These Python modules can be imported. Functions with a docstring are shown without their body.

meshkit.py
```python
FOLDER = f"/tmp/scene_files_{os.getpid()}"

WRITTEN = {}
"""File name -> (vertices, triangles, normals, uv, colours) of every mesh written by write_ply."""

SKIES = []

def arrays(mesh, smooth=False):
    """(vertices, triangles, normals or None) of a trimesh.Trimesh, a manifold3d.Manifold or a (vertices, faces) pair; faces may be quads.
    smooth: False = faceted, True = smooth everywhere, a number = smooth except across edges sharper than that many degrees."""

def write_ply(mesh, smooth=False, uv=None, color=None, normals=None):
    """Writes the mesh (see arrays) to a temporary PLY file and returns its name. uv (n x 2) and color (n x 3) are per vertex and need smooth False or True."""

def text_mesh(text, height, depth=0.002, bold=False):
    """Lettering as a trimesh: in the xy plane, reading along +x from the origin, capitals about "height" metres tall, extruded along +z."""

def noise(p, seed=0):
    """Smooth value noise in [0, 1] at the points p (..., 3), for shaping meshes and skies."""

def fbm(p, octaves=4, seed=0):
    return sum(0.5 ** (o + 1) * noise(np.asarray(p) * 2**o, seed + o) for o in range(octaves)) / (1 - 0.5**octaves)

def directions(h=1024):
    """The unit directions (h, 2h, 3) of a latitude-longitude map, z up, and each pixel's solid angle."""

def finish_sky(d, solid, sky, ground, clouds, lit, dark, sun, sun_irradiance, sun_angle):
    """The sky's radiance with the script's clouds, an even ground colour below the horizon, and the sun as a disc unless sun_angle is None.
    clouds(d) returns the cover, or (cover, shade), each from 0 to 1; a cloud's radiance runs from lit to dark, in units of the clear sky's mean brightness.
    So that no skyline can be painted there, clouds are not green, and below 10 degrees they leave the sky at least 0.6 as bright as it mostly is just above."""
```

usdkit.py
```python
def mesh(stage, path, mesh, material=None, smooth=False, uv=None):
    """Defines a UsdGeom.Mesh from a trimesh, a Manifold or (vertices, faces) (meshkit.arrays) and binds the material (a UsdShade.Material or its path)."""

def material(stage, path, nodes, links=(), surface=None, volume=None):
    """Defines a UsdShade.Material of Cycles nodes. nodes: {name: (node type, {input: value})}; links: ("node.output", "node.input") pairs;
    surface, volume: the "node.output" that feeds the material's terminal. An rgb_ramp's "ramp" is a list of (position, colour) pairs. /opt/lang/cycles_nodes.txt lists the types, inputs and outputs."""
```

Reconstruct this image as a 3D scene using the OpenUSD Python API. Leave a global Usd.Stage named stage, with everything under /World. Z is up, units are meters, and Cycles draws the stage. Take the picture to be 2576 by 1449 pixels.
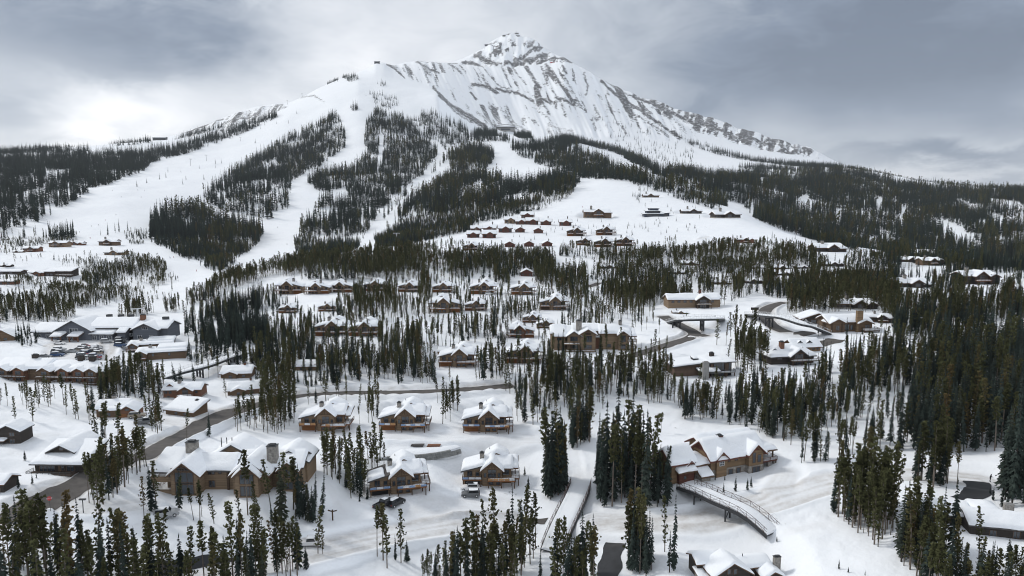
import math, random
import numpy as np, trimesh
from shapely.geometry import Polygon
import usdkit, meshkit
from pxr import Usd, UsdGeom, UsdLux, UsdShade, Gf, Sdf, Vt

stage = Usd.Stage.CreateInMemory()
world = UsdGeom.Xform.Define(stage, '/World')
stage.SetDefaultPrim(world.GetPrim())
UsdGeom.SetStageUpAxis(stage, 'Z'); UsdGeom.SetStageMetersPerUnit(stage, 1.0)
UsdGeom.Scope.Define(stage, '/World/Looks')
random.seed(7); rng = np.random.default_rng(7)

# ------------------------------------------------------------------ camera, sky, sun, exposure
EXPOSURE = 0.34
CZ = 80.0                                   # the drone's height above the near snow
PITCH = math.atan((724.5 - 510) / 1717.33)
cam = UsdGeom.Camera.Define(stage, '/World/camera')
cam.CreateHorizontalApertureAttr(36.0); cam.CreateVerticalApertureAttr(20.25)
cam.CreateFocalLengthAttr(24.0); cam.CreateClippingRangeAttr((1.0, 60000.0))
cam.CreateExposureAttr(EXPOSURE)
cam.AddTranslateOp().Set((0, 0, CZ)); cam.AddRotateXOp().Set(90 - math.degrees(PITCH))

SUN_AZ, SUN_EL, SUN_I, SKY_K, CLOUD = math.radians(-62), math.radians(38), 0.40, 0.10, 8.0
SKY_MIX = 0.93
sun = UsdLux.DistantLight.Define(stage, '/World/sun')
sun.CreateIntensityAttr(SUN_I); sun.CreateNormalizeAttr(True) if hasattr(sun, 'CreateNormalizeAttr') else None
sun.CreateAngleAttr(10.0); sun.CreateColorAttr((1.0, 0.96, 0.9))
sun.AddRotateZOp().Set(-math.degrees(SUN_AZ)); sun.AddRotateXOp().Set(-(90 - math.degrees(SUN_EL)))
sun.AddRotateYOp().Set(0)

def sky_material():
    """Overcast: the physical sky almost wholly behind clouds, lit and dark ones, laid out by direction (azimuth, height)."""
    n = {'tc': ('texture_coordinate', {}),
         'sky': ('sky_texture', {'sky_type': 'single_scattering', 'sun_disc': False, 'sun_elevation': SUN_EL, 'sun_rotation': SUN_AZ}),
         'sep': ('separate_xyz', {}), 'bg': ('background_shader', {'strength': SKY_K})}
    L = [('tc.generated', 'sep.vector')]
    k = [0]
    def add(kind, ins, links=()):
        k[0] += 1; name = f'n{k[0]}'; n[name] = (kind, ins)
        for a, b in links: L.append((a, f'{name}.{b}'))
        return name
    def m(op, a, b=None, c=None):
        ins, ln = {'math_type': op}, []
        for q, v in enumerate((a, b, c)):
            if v is None: continue
            if isinstance(v, str): ln.append((v, f'value{q+1}'))
            else: ins[f'value{q+1}'] = v
        return add('math', ins, ln) + '.value'
    az = m('arctan2', 'sep.x', 'sep.y'); el = m('arcsine', 'sep.z')
    # streaky cloud coordinates: stretched along the horizon, more so towards it
    base = add('combine_xyz', {'z': 0.0}, [(m('multiply', az, 1.0), 'x'), (m('multiply', el, 2.2), 'y')]) + '.vector'
    w1 = add('noise_texture', {'dimensions': '3D', 'scale': 3.2, 'detail': 5.0, 'roughness': 0.55}, [(base, 'vector')])
    w2 = add('noise_texture', {'dimensions': '3D', 'scale': 9.0, 'detail': 6.0, 'roughness': 0.6, 'distortion': 0.6}, [(base, 'vector')])
    wx = m('multiply_add', w1 + '.fac', 0.30, -0.15)
    wy = m('multiply_add', w2 + '.fac', 0.09, -0.045)
    az2 = m('add', az, wx); el2 = m('add', el, wy)
    total = m('multiply_add', w1 + '.fac', 0.85, 0.50)
    total = m('add', total, m('multiply_add', w2 + '.fac', 0.60, -0.30))
    blobs = SKY_BLOBS
    for u, v, su, sv, amp in blobs:
        x, y = (u - 1288) / 1717.33, (724.5 - v) / 1717.33
        yy, zz = math.cos(PITCH) + math.sin(PITCH) * y, -math.sin(PITCH) + math.cos(PITCH) * y
        a0, e0 = math.atan2(x, yy), math.atan2(zz, math.hypot(x, yy))
        sa, se = su / 1717.33, sv / 1717.33
        da = m('multiply', m('subtract', az2, a0), 1 / sa); de = m('multiply', m('subtract', el2, e0), 1 / se)
        g = m('exponent', m('multiply', m('add', m('multiply', da, da), m('multiply', de, de)), -1.0))
        total = m('add', total, m('multiply', g, amp))
    total = m('minimum', m('maximum', total, 0.18), 1.7)
    # dark cloud is bluer than lit cloud
    ramp = add('rgb_ramp', {'ramp': [(0.0, (0.11, 0.14, 0.195)), (0.22, (0.24, 0.29, 0.375)), (0.45, (0.555, 0.60, 0.665)), (0.68, (0.89, 0.915, 0.955)), (1.0, (1.42, 1.40, 1.40))]}, [(m('multiply', total, 1 / 1.7), 'fac')])
    col = add('vector_math', {'math_type': 'scale', 'scale': CLOUD}, [(ramp + '.color', 'vector1')])
    mix = add('mix_color', {'blend_type': 'mix', 'fac': SKY_MIX, 'use_clamp': False}, [('sky.color', 'a'), (col + '.vector', 'b')])
    L.append((mix + '.result', 'bg.color'))
    return usdkit.material(stage, '/World/Looks/overcast_sky', n, L, surface='bg.background')
SKY_BLOBS = [(150, 40, 420, 120, -0.55), (520, 30, 160, 60, -0.25), (420, 165, 170, 75, -0.34), (20, 300, 110, 60, -0.30), (240, 315, 170, 65, 0.42), (360, 255, 150, 50, 0.42),
             (720, 150, 280, 130, 0.42), (1050, 90, 260, 90, 0.16), (2150, 110, 520, 260, -0.62), (2576, 150, 330, 330, -0.28), (1760, 300, 130, 60, -0.22), (2000, 180, 220, 80, -0.08),
             (2300, 378, 130, 26, -0.13), (2480, 388, 130, 18, -0.09), (2380, 300, 420, 70, 0.14), (2330, 428, 260, 16, 0.30), (2120, 350, 220, 40, 0.12), (2450, 350, 120, 14, 0.2)]
dome = UsdLux.DomeLight.Define(stage, '/World/sky')
dome.CreateIntensityAttr(1.0)
UsdShade.MaterialBindingAPI.Apply(dome.GetPrim()).Bind(sky_material())
dome.GetPrim().SetCustomDataByKey('kind', 'structure')

# ------------------------------------------------------------------ helpers
F = 1717.33
def ray(u, v):
    """azimuth and tangent of the height angle of the photograph's point (u, v), in 2576 x 1449 units"""
    u, v = np.asarray(u, float), np.asarray(v, float)
    x, y = (u - 1288) / F, (724.5 - v) / F
    Y, Z = math.cos(PITCH) + math.sin(PITCH) * y, -math.sin(PITCH) + math.cos(PITCH) * y
    return np.arctan2(x, Y), Z / np.hypot(x, Y)
def project(p):
    p = np.asarray(p, float)
    X, Y, Z = p[..., 0], p[..., 1], p[..., 2] - CZ
    d = math.cos(PITCH) * Y - math.sin(PITCH) * Z
    h = math.sin(PITCH) * Y + math.cos(PITCH) * Z
    d = np.where(d > 1, d, 1.0)
    return 1288 + F * X / d, 724.5 - F * h / d, d
used = {}
def path_of(name, parent=None):
    base = (str(parent.GetPath()) if parent is not None else '/World') + '/'
    k = used.get(base + name, -1) + 1; used[base + name] = k
    return base + (name if k == 0 else f'{name}_{k:03d}')
def tag(p, label=None, category=None, group=None, kind=None):
    p = p.GetPrim() if hasattr(p, 'GetPrim') else p
    for k, v in (('label', label), ('category', category), ('group', group), ('kind', kind)):
        if v: p.SetCustomDataByKey(k, v)
    return p
def xform(name, loc=(0, 0, 0), rz=0.0, scale=None, parent=None):
    x = UsdGeom.Xform.Define(stage, path_of(name, parent))
    x.AddTranslateOp().Set(Gf.Vec3d(*map(float, loc)))
    if rz: x.AddRotateZOp().Set(float(math.degrees(rz)))
    if scale is not None: x.AddScaleOp().Set(Gf.Vec3f(*(map(float, scale) if np.ndim(scale) else (float(scale),) * 3)))
    return x.GetPrim()
def obj(name, mesh, mat, parent=None, smooth=False, label=None):
    m = usdkit.mesh(stage, path_of(name, parent), mesh, LOOK[mat] if isinstance(mat, str) else mat, smooth)
    p = m.GetPrim()
    if label: tag(p, label)
    return p
def primvar(prim, name, values, kind='f'):
    api = UsdGeom.PrimvarsAPI(prim)
    if kind == 'f': api.CreatePrimvar(name, Sdf.ValueTypeNames.FloatArray, 'vertex').Set(Vt.FloatArray.FromNumpy(np.asarray(values, np.float32)))
    else: api.CreatePrimvar(name, Sdf.ValueTypeNames.Color3fArray, 'vertex').Set(Vt.Vec3fArray.FromNumpy(np.asarray(values, np.float32)))
class MB:
    """collects simple solids into one mesh"""
    def __init__(s): s.v, s.f, s.n = [], [], 0
    def add(s, v, f):
        v, f = np.asarray(v, float), np.asarray(f, int)
        if f.shape[1] == 4: f = np.vstack([f[:, [0, 1, 2]], f[:, [0, 2, 3]]])
        s.v.append(v); s.f.append(f + s.n); s.n += len(v); return s
    def box(s, x0, y0, z0, x1, y1, z1):
        v = [(x, y, z) for x in (x0, x1) for y in (y0, y1) for z in (z0, z1)]
        return s.add(v, [(0, 1, 3, 2), (4, 6, 7, 5), (0, 4, 5, 1), (2, 3, 7, 6), (0, 2, 6, 4), (1, 5, 7, 3)])
    def bar(s, a, b, r=0.05, sides=4, r2=None):
        a, b = np.asarray(a, float), np.asarray(b, float); d = b - a; L = np.linalg.norm(d); d /= L
        h = np.array([0, 0, 1.0]) if abs(d[2]) < 0.9 else np.array([1.0, 0, 0])
        e = np.cross(d, h); e /= np.linalg.norm(e); g = np.cross(d, e)
        t = np.arange(sides) / sides * 2 * np.pi + np.pi / sides
        c = np.cos(t)[:, None] * e + np.sin(t)[:, None] * g
        r2 = r if r2 is None else r2
        v = np.vstack([a + c * r, b + c * r2, [a], [b]]); n = sides
        f = []
        for i in range(n):
            j = (i + 1) % n
            f += [(i, n + i, n + j), (i, n + j, j), (2 * n, i, j), (2 * n + 1, n + j, n + i)]
        return s.add(v, f)
    def prism(s, poly, axis, a, b):
        """extrudes a convex outline, given in the two other axes' order, along an axis from a to b"""
        poly = np.asarray(poly, float); n = len(poly)
        def put(t):
            o = np.zeros((n, 3)); k = [i for i in range(3) if i != axis]; o[:, k] = poly; o[:, axis] = t; return o
        f = [(i, (i + 1) % n, n + (i + 1) % n) for i in range(n)] + [(i, n + (i + 1) % n, n + i) for i in range(n)]
        f += [(0, i + 1, i) for i in range(1, n - 1)] + [(n, n + i, n + i + 1) for i in range(1, n - 1)]
        return s.add(np.vstack([put(a), put(b)]), f)
    def moved(s, loc=(0, 0, 0), rz=0.0):
        c, q = math.cos(rz), math.sin(rz)
        m = np.array([[c, -q, 0], [q, c, 0], [0, 0, 1.0]])
        s.v = [v @ m.T + np.asarray(loc, float) for v in s.v]; return s
    def join(s, o):
        for v, f in zip(o.v, o.f): s.add(v, f - f.min()) if len(f) else None
        return s
    @property
    def mesh(s):
        m = trimesh.Trimesh(np.vstack(s.v), np.vstack(s.f), process=False); trimesh.repair.fix_normals(m, multibody=True); return m
    @property
    def raw(s): return (np.vstack(s.v), np.vstack(s.f))
def smooth01(x, a, b):
    t = np.clip((np.asarray(x, float) - a) / (b - a), 0, 1); return t * t * (3 - 2 * t)
def n2(x, y, scale, octaves=3, seed=0):
    x, y = np.asarray(x, float), np.asarray(y, float)
    return meshkit.fbm(np.stack([x / scale, y / scale, np.zeros_like(x) + seed * 7.13], -1), octaves, seed)
def inside(poly, u, v):
    p = np.asarray(poly, float); r = np.zeros(np.shape(u), bool); j = len(p) - 1
    for i in range(len(p)):
        (xi, yi), (xj, yj) = p[i], p[j]
        r ^= ((yi > v) != (yj > v)) & (u < (xj - xi) * (v - yi) / ((yj - yi) or 1e-9) + xi); j = i
    return r
def dist_line(pts, x, y):
    """distance of the points to a polyline, and the arc length there"""
    pts = np.asarray(pts, float); best = np.full(np.shape(x), 1e9); s = np.zeros(np.shape(x)); run = 0
    for a, b in zip(pts[:-1], pts[1:]):
        d = b - a; L2 = (d ** 2).sum() + 1e-12
        t = np.clip(((x - a[0]) * d[0] + (y - a[1]) * d[1]) / L2, 0, 1)
        q = np.hypot(x - a[0] - t * d[0], y - a[1] - t * d[1])
        s = np.where(q < best, run + t * math.sqrt(L2), s); best = np.minimum(best, q); run += math.sqrt(L2)
    return best, s

# ------------------------------------------------------------------ materials
LOOK = {}
def plain(name, color, rough=0.75, var=0.25, scale=1.5, metal=0.0, spec=0.3, detail=4.0, stretch=(1, 1, 1), bump=0.0):
    """a colour with noise in it"""
    c = np.array(color, float)
    n = {'tc': ('texture_coordinate', {}), 'map': ('mapping', {'scale': stretch}), 'no': ('noise_texture', {'scale': scale, 'detail': detail, 'roughness': 0.6}),
         'r': ('rgb_ramp', {'ramp': [(0.25, tuple(c * (1 - var))), (0.5, tuple(c)), (0.75, tuple(np.minimum(c * (1 + var), 0.95)))]}),
         'p': ('principled_bsdf', {'roughness': rough, 'metallic': metal, 'specular_ior_level': spec})}
    L = [('tc.object', 'map.vector'), ('map.vector', 'no.vector'), ('no.fac', 'r.fac'), ('r.color', 'p.base_color')]
    if bump:
        n['b'] = ('bump', {'strength': 0.6, 'distance': bump}); L += [('no.fac', 'b.height'), ('b.normal', 'p.normal')]
    LOOK[name] = usdkit.material(stage, f'/World/Looks/{name}', n, L, surface='p.BSDF')
def wood(name, color, plank=0.2, var=0.3):
    """horizontal boards: grain along, each board a little different"""
    c = np.array(color, float)
    n = {'tc': ('texture_coordinate', {}), 'map': ('mapping', {'scale': (0.6, 0.6, 1 / plank)}), 'fl': ('vector_math', {'math_type': 'floor'}), 'wn': ('white_noise_texture', {'dimensions': '3D'}),
         'sx': ('separate_xyz', {}), 'cx': ('combine_xyz', {}), 'fz': ('math', {'math_type': 'floor'}), 'gr': ('mapping', {'scale': (1.2, 1.2, 14)}), 'no': ('noise_texture', {'scale': 1.6, 'detail': 5.0}),
         'a': ('math', {'math_type': 'multiply_add', 'value2': 0.5, 'value3': 0.0}), 'b': ('math', {'math_type': 'multiply_add', 'value2': 0.5}),
         'r': ('rgb_ramp', {'ramp': [(0.1, tuple(c * (1 - var))), (0.5, tuple(c)), (0.9, tuple(c * (1 + var)))]}), 'p': ('principled_bsdf', {'roughness': 0.8, 'specular_ior_level': 0.2})}
    L = [('tc.object', 'map.vector'), ('map.vector', 'sx.vector'), ('sx.z', 'fz.value1'), ('fz.value', 'cx.z'), ('cx.vector', 'wn.vector'), ('wn.value', 'a.value1'), ('tc.object', 'gr.vector'), ('gr.vector', 'no.vector'),
         ('no.fac', 'b.value1'), ('a.value', 'b.value3'), ('b.value', 'r.fac'), ('r.color', 'p.base_color')]
    n.pop('fl')
    LOOK[name] = usdkit.material(stage, f'/World/Looks/{name}', n, L, surface='p.BSDF')
wood('tan_siding', (0.205, 0.148, 0.098)); wood('brown_siding', (0.125, 0.085, 0.056)); wood('dark_siding', (0.042, 0.036, 0.032)); wood('red_siding', (0.11, 0.047, 0.036)); wood('orange_wood', (0.20, 0.088, 0.038))
wood('grey_siding', (0.105, 0.115, 0.135)); wood('log_siding', (0.19, 0.13, 0.078), plank=0.35); wood('timber', (0.075, 0.05, 0.034)); wood('redbrown_siding', (0.155, 0.078, 0.05)); wood('modern_panel', (0.12, 0.083, 0.062), plank=0.9)
plain('dark_roof', (0.075, 0.07, 0.068), 0.85, 0.3, 3.0); plain('stone', (0.235, 0.22, 0.2), 0.9, 0.55, 1.6, bump=0.05); plain('metal_dark', (0.045, 0.047, 0.05), 0.5, 0.2, 2.0); plain('rust_metal', (0.085, 0.05, 0.042), 0.6, 0.3, 2.0)
plain('concrete', (0.27, 0.265, 0.255), 0.85, 0.18, 0.8); plain('trim', (0.10, 0.058, 0.035), 0.7, 0.25, 1.5); plain('asphalt', (0.092, 0.085, 0.08), 0.85, 0.28, 0.5); plain('wet_asphalt', (0.03, 0.032, 0.036), 0.55, 0.4, 0.35)
plain('dark_inside', (0.02, 0.02, 0.022), 0.8, 0.2); plain('tyre', (0.02, 0.02, 0.02), 0.85, 0.2); plain('white_metal', (0.55, 0.56, 0.57), 0.5, 0.1); plain('sign_red', (0.4, 0.03, 0.03), 0.5, 0.1); plain('blue_steel', (0.04, 0.05, 0.075), 0.5, 0.2)
plain('bark', (0.15, 0.125, 0.105), 0.9, 0.35, 3.0, stretch=(1, 1, 0.3)); plain('dark_bark', (0.06, 0.05, 0.043), 0.9, 0.35, 3.0); plain('rock_wall', (0.21, 0.215, 0.21), 0.9, 0.35, 0.9, bump=0.03)
plain('orange_panel', (0.36, 0.20, 0.09), 0.4, 0.2, 0.8); plain('blue_panel', (0.2, 0.29, 0.45), 0.3, 0.25, 0.8); plain('white_panel', (0.55, 0.57, 0.6), 0.4, 0.1, 0.8)
for nm, c in (('black', (0.012, 0.013, 0.015)), ('white', (0.7, 0.7, 0.7)), ('silver', (0.32, 0.33, 0.34)), ('red', (0.22, 0.02, 0.025)), ('grey', (0.09, 0.095, 0.1)), ('blue', (0.03, 0.06, 0.13)), ('tan', (0.22, 0.19, 0.15))):
    plain('paint_' + nm, c, 0.28, 0.04, 3.0, spec=0.5)
def glass_mat(name, tint):
    LOOK[name] = usdkit.material(stage, f'/World/Looks/{name}', {'d': ('diffuse_bsdf', {'color': tint}), 'g': ('glossy_bsdf', {'color': (0.9, 0.93, 0.96), 'roughness': 0.04}), 'f': ('layer_weight', {'blend': 0.42}), 'm': ('mix_closure', {})},
        [('d.BSDF', 'm.closure1'), ('g.BSDF', 'm.closure2'), ('f.fresnel', 'm.fac')], surface='m.closure')
glass_mat('window_glass', (0.022, 0.027, 0.033)); glass_mat('car_glass', (0.012, 0.013, 0.015))
def snow_mat(name, ground=False):
    n = {'g': ('geometry', {}), 'n1': ('noise_texture', {'scale': 0.12, 'detail': 5.0, 'roughness': 0.6}), 'n2': ('noise_texture', {'scale': 1.1, 'detail': 5.0, 'roughness': 0.65}), 'ad': ('math', {'math_type': 'multiply_add', 'value2': 0.5}),
         'bp': ('bump', {'strength': 0.55, 'distance': 0.5}), 'r': ('rgb_ramp', {'ramp': [(0.3, (0.80, 0.832, 0.87)), (0.7, (0.855, 0.88, 0.908))]}),
         'p': ('principled_bsdf', {'roughness': 0.62, 'specular_ior_level': 0.2})}
    L = [('g.position', 'n1.vector'), ('g.position', 'n2.vector'), ('n2.fac', 'ad.value1'), ('n1.fac', 'ad.value3'), ('ad.value', 'bp.height'), ('bp.normal', 'p.normal'), ('n1.fac', 'r.fac')]
    if not ground:
        L.append(('r.color', 'p.base_color'))
    else:
        n.update({'rk': ('attribute', {'attribute': 'rock'}), 'dt': ('attribute', {'attribute': 'dirt'}),
            'nr': ('noise_texture', {'scale': 0.07, 'detail': 6.0, 'roughness': 0.8}), 'nc': ('noise_texture', {'scale': 0.018, 'detail': 6.0, 'roughness': 0.7}),
            'rs': ('math', {'math_type': 'multiply_add', 'value2': 2.6, 'value3': -1.3}), 'ra': ('math', {'math_type': 'add'}), 'rm': ('map_range', {'range_type': 'smoothstep', 'from_min': 0.38, 'from_max': 0.62, 'clamp': True}),
            'rc': ('rgb_ramp', {'ramp': [(0.3, (0.045, 0.045, 0.048)), (0.5, (0.085, 0.085, 0.088)), (0.7, (0.15, 0.147, 0.145))]}),
            'dn': ('noise_texture', {'scale': 0.5, 'detail': 7.0, 'roughness': 0.7}), 'dm': ('math', {'math_type': 'multiply'}), 'dr': ('map_range', {'from_min': 0.25, 'from_max': 0.75, 'to_min': 0.35, 'to_max': 1.25, 'clamp': True}),
            'm1': ('mix_color', {'blend_type': 'mix', 'b': (0.36, 0.325, 0.285)}), 'm2': ('mix_color', {'blend_type': 'mix'})})
        L += [('g.position', 'nr.vector'), ('g.position', 'nc.vector'), ('nr.fac', 'rs.value1'), ('rk.fac', 'ra.value1'), ('rs.value', 'ra.value2'), ('ra.value', 'rm.value'), ('nc.fac', 'rc.fac'),
              ('g.position', 'dn.vector'), ('dn.fac', 'dr.value'), ('dr.result', 'dm.value1'), ('dt.fac', 'dm.value2'), ('r.color', 'm1.a'), ('dm.value', 'm1.fac'), ('m1.result', 'm2.a'), ('rc.color', 'm2.b'), ('rm.result', 'm2.fac'), ('m2.result', 'p.base_color')]
    LOOK[name] = usdkit.material(stage, f'/World/Looks/{name}', n, L, surface='p.BSDF')
snow_mat('snow'); snow_mat('ground_snow', True)
# ------------------------------------------------------------------ terrain: lines of equal rank from near to far, each (u, v, distance)
LINES = [
 [(-400,1449,135),(1288,1449,135),(3000,1449,135)],
 [(-400,1240,170),(1288,1240,169),(3000,1240,170)],
 [(-400,1085,218),(600,1085,212),(900,1085,200),(1288,1085,196),(1800,1085,200),(3000,1085,205)],
 [(-400,920,305),(0,920,300),(500,920,290),(800,920,265),(1288,920,251),(1800,920,250),(3000,920,255)],
 [(-400,800,430),(400,800,420),(600,800,390),(900,800,340),(1288,800,335),(2200,800,330),(3000,800,330)],
 [(-400,720,575),(400,720,560),(600,725,480),(800,720,435),(1288,720,430),(2200,720,440),(3000,720,440)],
 [(-400,650,690),(300,650,690),(480,705,570),(560,702,540),(720,675,540),(830,650,560),(1000,628,585),(1288,612,600),(1600,608,600),(2000,611,600),(2300,660,560),(3000,700,520)],
 [(-400,612,850),(300,616,830),(560,672,680),(700,662,720),(830,632,760),(1000,603,760),(1288,560,720),(1600,555,720),(1850,560,700),(2040,603,640),(2300,650,620),(2576,690,560),(3000,700,560)],
 [(-400,560,1050),(300,560,1050),(560,585,1060),(700,590,1000),(830,570,1000),(1000,540,1000),(1288,505,950),(1440,472,950),(1520,458,980),(1640,474,930),(1850,528,850),(2040,625,850),(2300,690,800),(3000,720,800)],
 [(-400,505,1300),(0,500,1300),(300,490,1300),(560,500,1300),(760,480,1300),(1000,470,1350),(1288,440,1350),(1500,436,1250),(1640,450,1150),(1850,535,1150),(2040,580,1150),(2300,610,1150),(3000,640,1150)],
 [(-400,455,1700),(0,450,1700),(300,440,1700),(560,440,1700),(760,420,1700),(1000,400,1700),(1288,385,1700),(1500,385,1620),(1640,424,1500),(1850,475,1500),(2040,512,1500),(2300,545,1500),(3000,570,1500)],
 [(-400,412,2200),(300,400,2200),(560,392,2200),(760,350,2200),(900,300,2200),(1050,325,2100),(1180,350,2050),(1288,345,2000),(1430,362,1950),(1560,395,1900),(1700,428,2000),(1900,442,2100),(2150,462,2100),(2400,490,2100),(3000,510,2100)],
 [(-400,393,2700),(0,389,2700),(120,377,2700),(380,354,2700),(450,352,2700),(560,332,2700),(640,306,2700),(705,280,2700),(760,256,2700),(830,232,2650),(900,205,2650),(960,205,2650),(1050,225,2600),(1100,240,2500),(1150,290,2500),(1200,332,2450),(1288,342,2550),(1430,350,2550),(1560,378,2600),(1700,400,2600),(1900,418,2700),(2130,424,2700),(2300,455,2550),(2400,466,2500),(2576,484,2500),(3000,520,2500)],
 [(-400,405,3200),(0,400,3200),(200,388,3200),(380,362,3200),(450,340,3250),(520,316,3250),(580,292,3250),(640,272,3250),(700,262,3250),(730,258,3150),(760,244,3100),(800,222,3100),(850,200,3100),(890,186,3100),(925,172,3050),(945,157,3050),(965,158,3050),(990,172,3050),(1050,192,3000),(1120,225,2950),(1180,262,2950),(1288,315,2950),(1430,325,2950),(1560,340,3050),(1700,365,3050),(1900,397,3100),(2130,432,3200),(2400,490,3200),(3000,530,3200)],
 [(-400,430,3750),(200,420,3750),(380,390,3750),(560,325,3750),(700,285,3750),(860,215,3750),(945,178,3750),(990,167,3750),(1020,158,3720),(1050,153,3700),(1090,156,3700),(1130,161,3700),(1180,164,3700),(1230,168,3700),(1288,166,3700),(1340,163,3700),(1385,161,3720),(1400,152,3740),(1420,146,3760),(1440,158,3760),(1470,178,3740),(1520,203,3720),(1560,225,3700),(1600,244,3700),(1640,249,3700),(1700,270,3700),(1760,290,3700),(1800,303,3700),(1850,319,3700),(1900,333,3700),(1960,352,3700),(2010,363,3700),(2040,372,3700),(2080,395,3700),(2130,421,3700),(2200,450,3700),(2400,510,3700),(3000,540,3700)],
 [(-400,450,4250),(380,420,4250),(700,310,4250),(945,195,4250),(1050,172,4250),(1130,170,4250),(1160,156,4250),(1185,143,4250),(1205,131,4250),(1222,122,4250),(1232,110,4250),(1255,97,4250),(1268,90,4250),(1290,87,4250),(1303,83,4250),(1315,92,4250),(1338,100,4250),(1362,120,4250),(1392,140,4250),(1420,158,4250),(1440,172,4250),(1500,212,4250),(1600,262,4250),(1800,325,4250),(2130,450,4250),(3000,560,4250)],
]
AZ = np.radians(np.concatenate([np.linspace(-43.5, -38.2, 14), np.linspace(-38, 38, 940), np.linspace(38.2, 43.5, 14)])); NA = len(AZ)
R = np.unique(np.concatenate([np.geomspace(100, 700, 460), np.geomspace(700, 2450, 190), np.linspace(2450, 4400, 215), np.geomspace(4400, 9000, 12)]))
NR = len(R)
LD, LZ = [], []
for line in LINES:
    p = np.array(line, float); a, t = ray(p[:, 0], p[:, 1]); o = np.argsort(a); a, t, d = a[o], t[o], p[o, 2]
    D = np.interp(AZ, a, d); z = np.interp(AZ, a, d * t); LD.append(D); LZ.append(z)
LD, LZ = np.array(LD), np.array(LZ)
from scipy.interpolate import PchipInterpolator
from scipy.ndimage import gaussian_filter1d, gaussian_filter
for i in range(len(LZ) - 2):                      # the nearer lines are soft, the crests stay crisp
    s = (14, 14, 12, 10, 8, 7, 6, 5, 5, 5, 5, 3, 1.2, 0.8)[i]
    LZ[i] = gaussian_filter1d(LZ[i], s, mode='nearest'); LD[i] = gaussian_filter1d(LD[i], s, mode='nearest')
Z = np.zeros((NR, NA))
for j in range(NA):
    d = np.concatenate([[0, 70], LD[:, j], [5200, 7000, 12000]])
    z = np.concatenate([[-80, -79], LZ[:, j], [LZ[-1, j] * 0.35, 0, -150]])
    Z[:, j] = PchipInterpolator(d, z)(R)
Z += CZ
RR, AA = np.meshgrid(R, AZ, indexing='ij'); GX, GY = RR * np.sin(AA), RR * np.cos(AA)
def uv_grid(): return project(np.stack([GX, GY, Z], -1))[:2]
# relief: bumps near, hummocks on the slopes, ribs and gullies on the high faces
far = smooth01(RR, 500, 1500); high = smooth01(RR, 2300, 2900)
Z += (n2(GX, GY, 38, 4, 1) - 0.5) * 2.6 * (1 - far) + (n2(GX, GY, 9, 3, 2) - 0.5) * 1.1 * (1 - smooth01(RR, 300, 700)) + (n2(GX, GY, 2.6, 3, 4) - 0.5) * 0.34 * (1 - smooth01(RR, 230, 420))
Z += (n2(GX, GY, 170, 4, 3) - 0.5) * 26 * far * (1 - 0.7 * high)
U, V = uv_grid()
CREST = LD[14]                                    # nothing rough on the crest itself, so that the skyline stays
SLANT = np.where(U > 1300, 0.62, 0.5) + (U - 1250) * 0.0006
def streaks(du, dv, seed, lean=0.45, octaves=4):
    t = U - lean * V                               # ribs run down and to the right on the big face
    return meshkit.fbm(np.stack([t / du, V / dv, np.zeros_like(U) + seed * 3.7], -1), octaves, seed)
rib = 1 - np.abs(2 * streaks(34, 300, 5) - 1)
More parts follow.
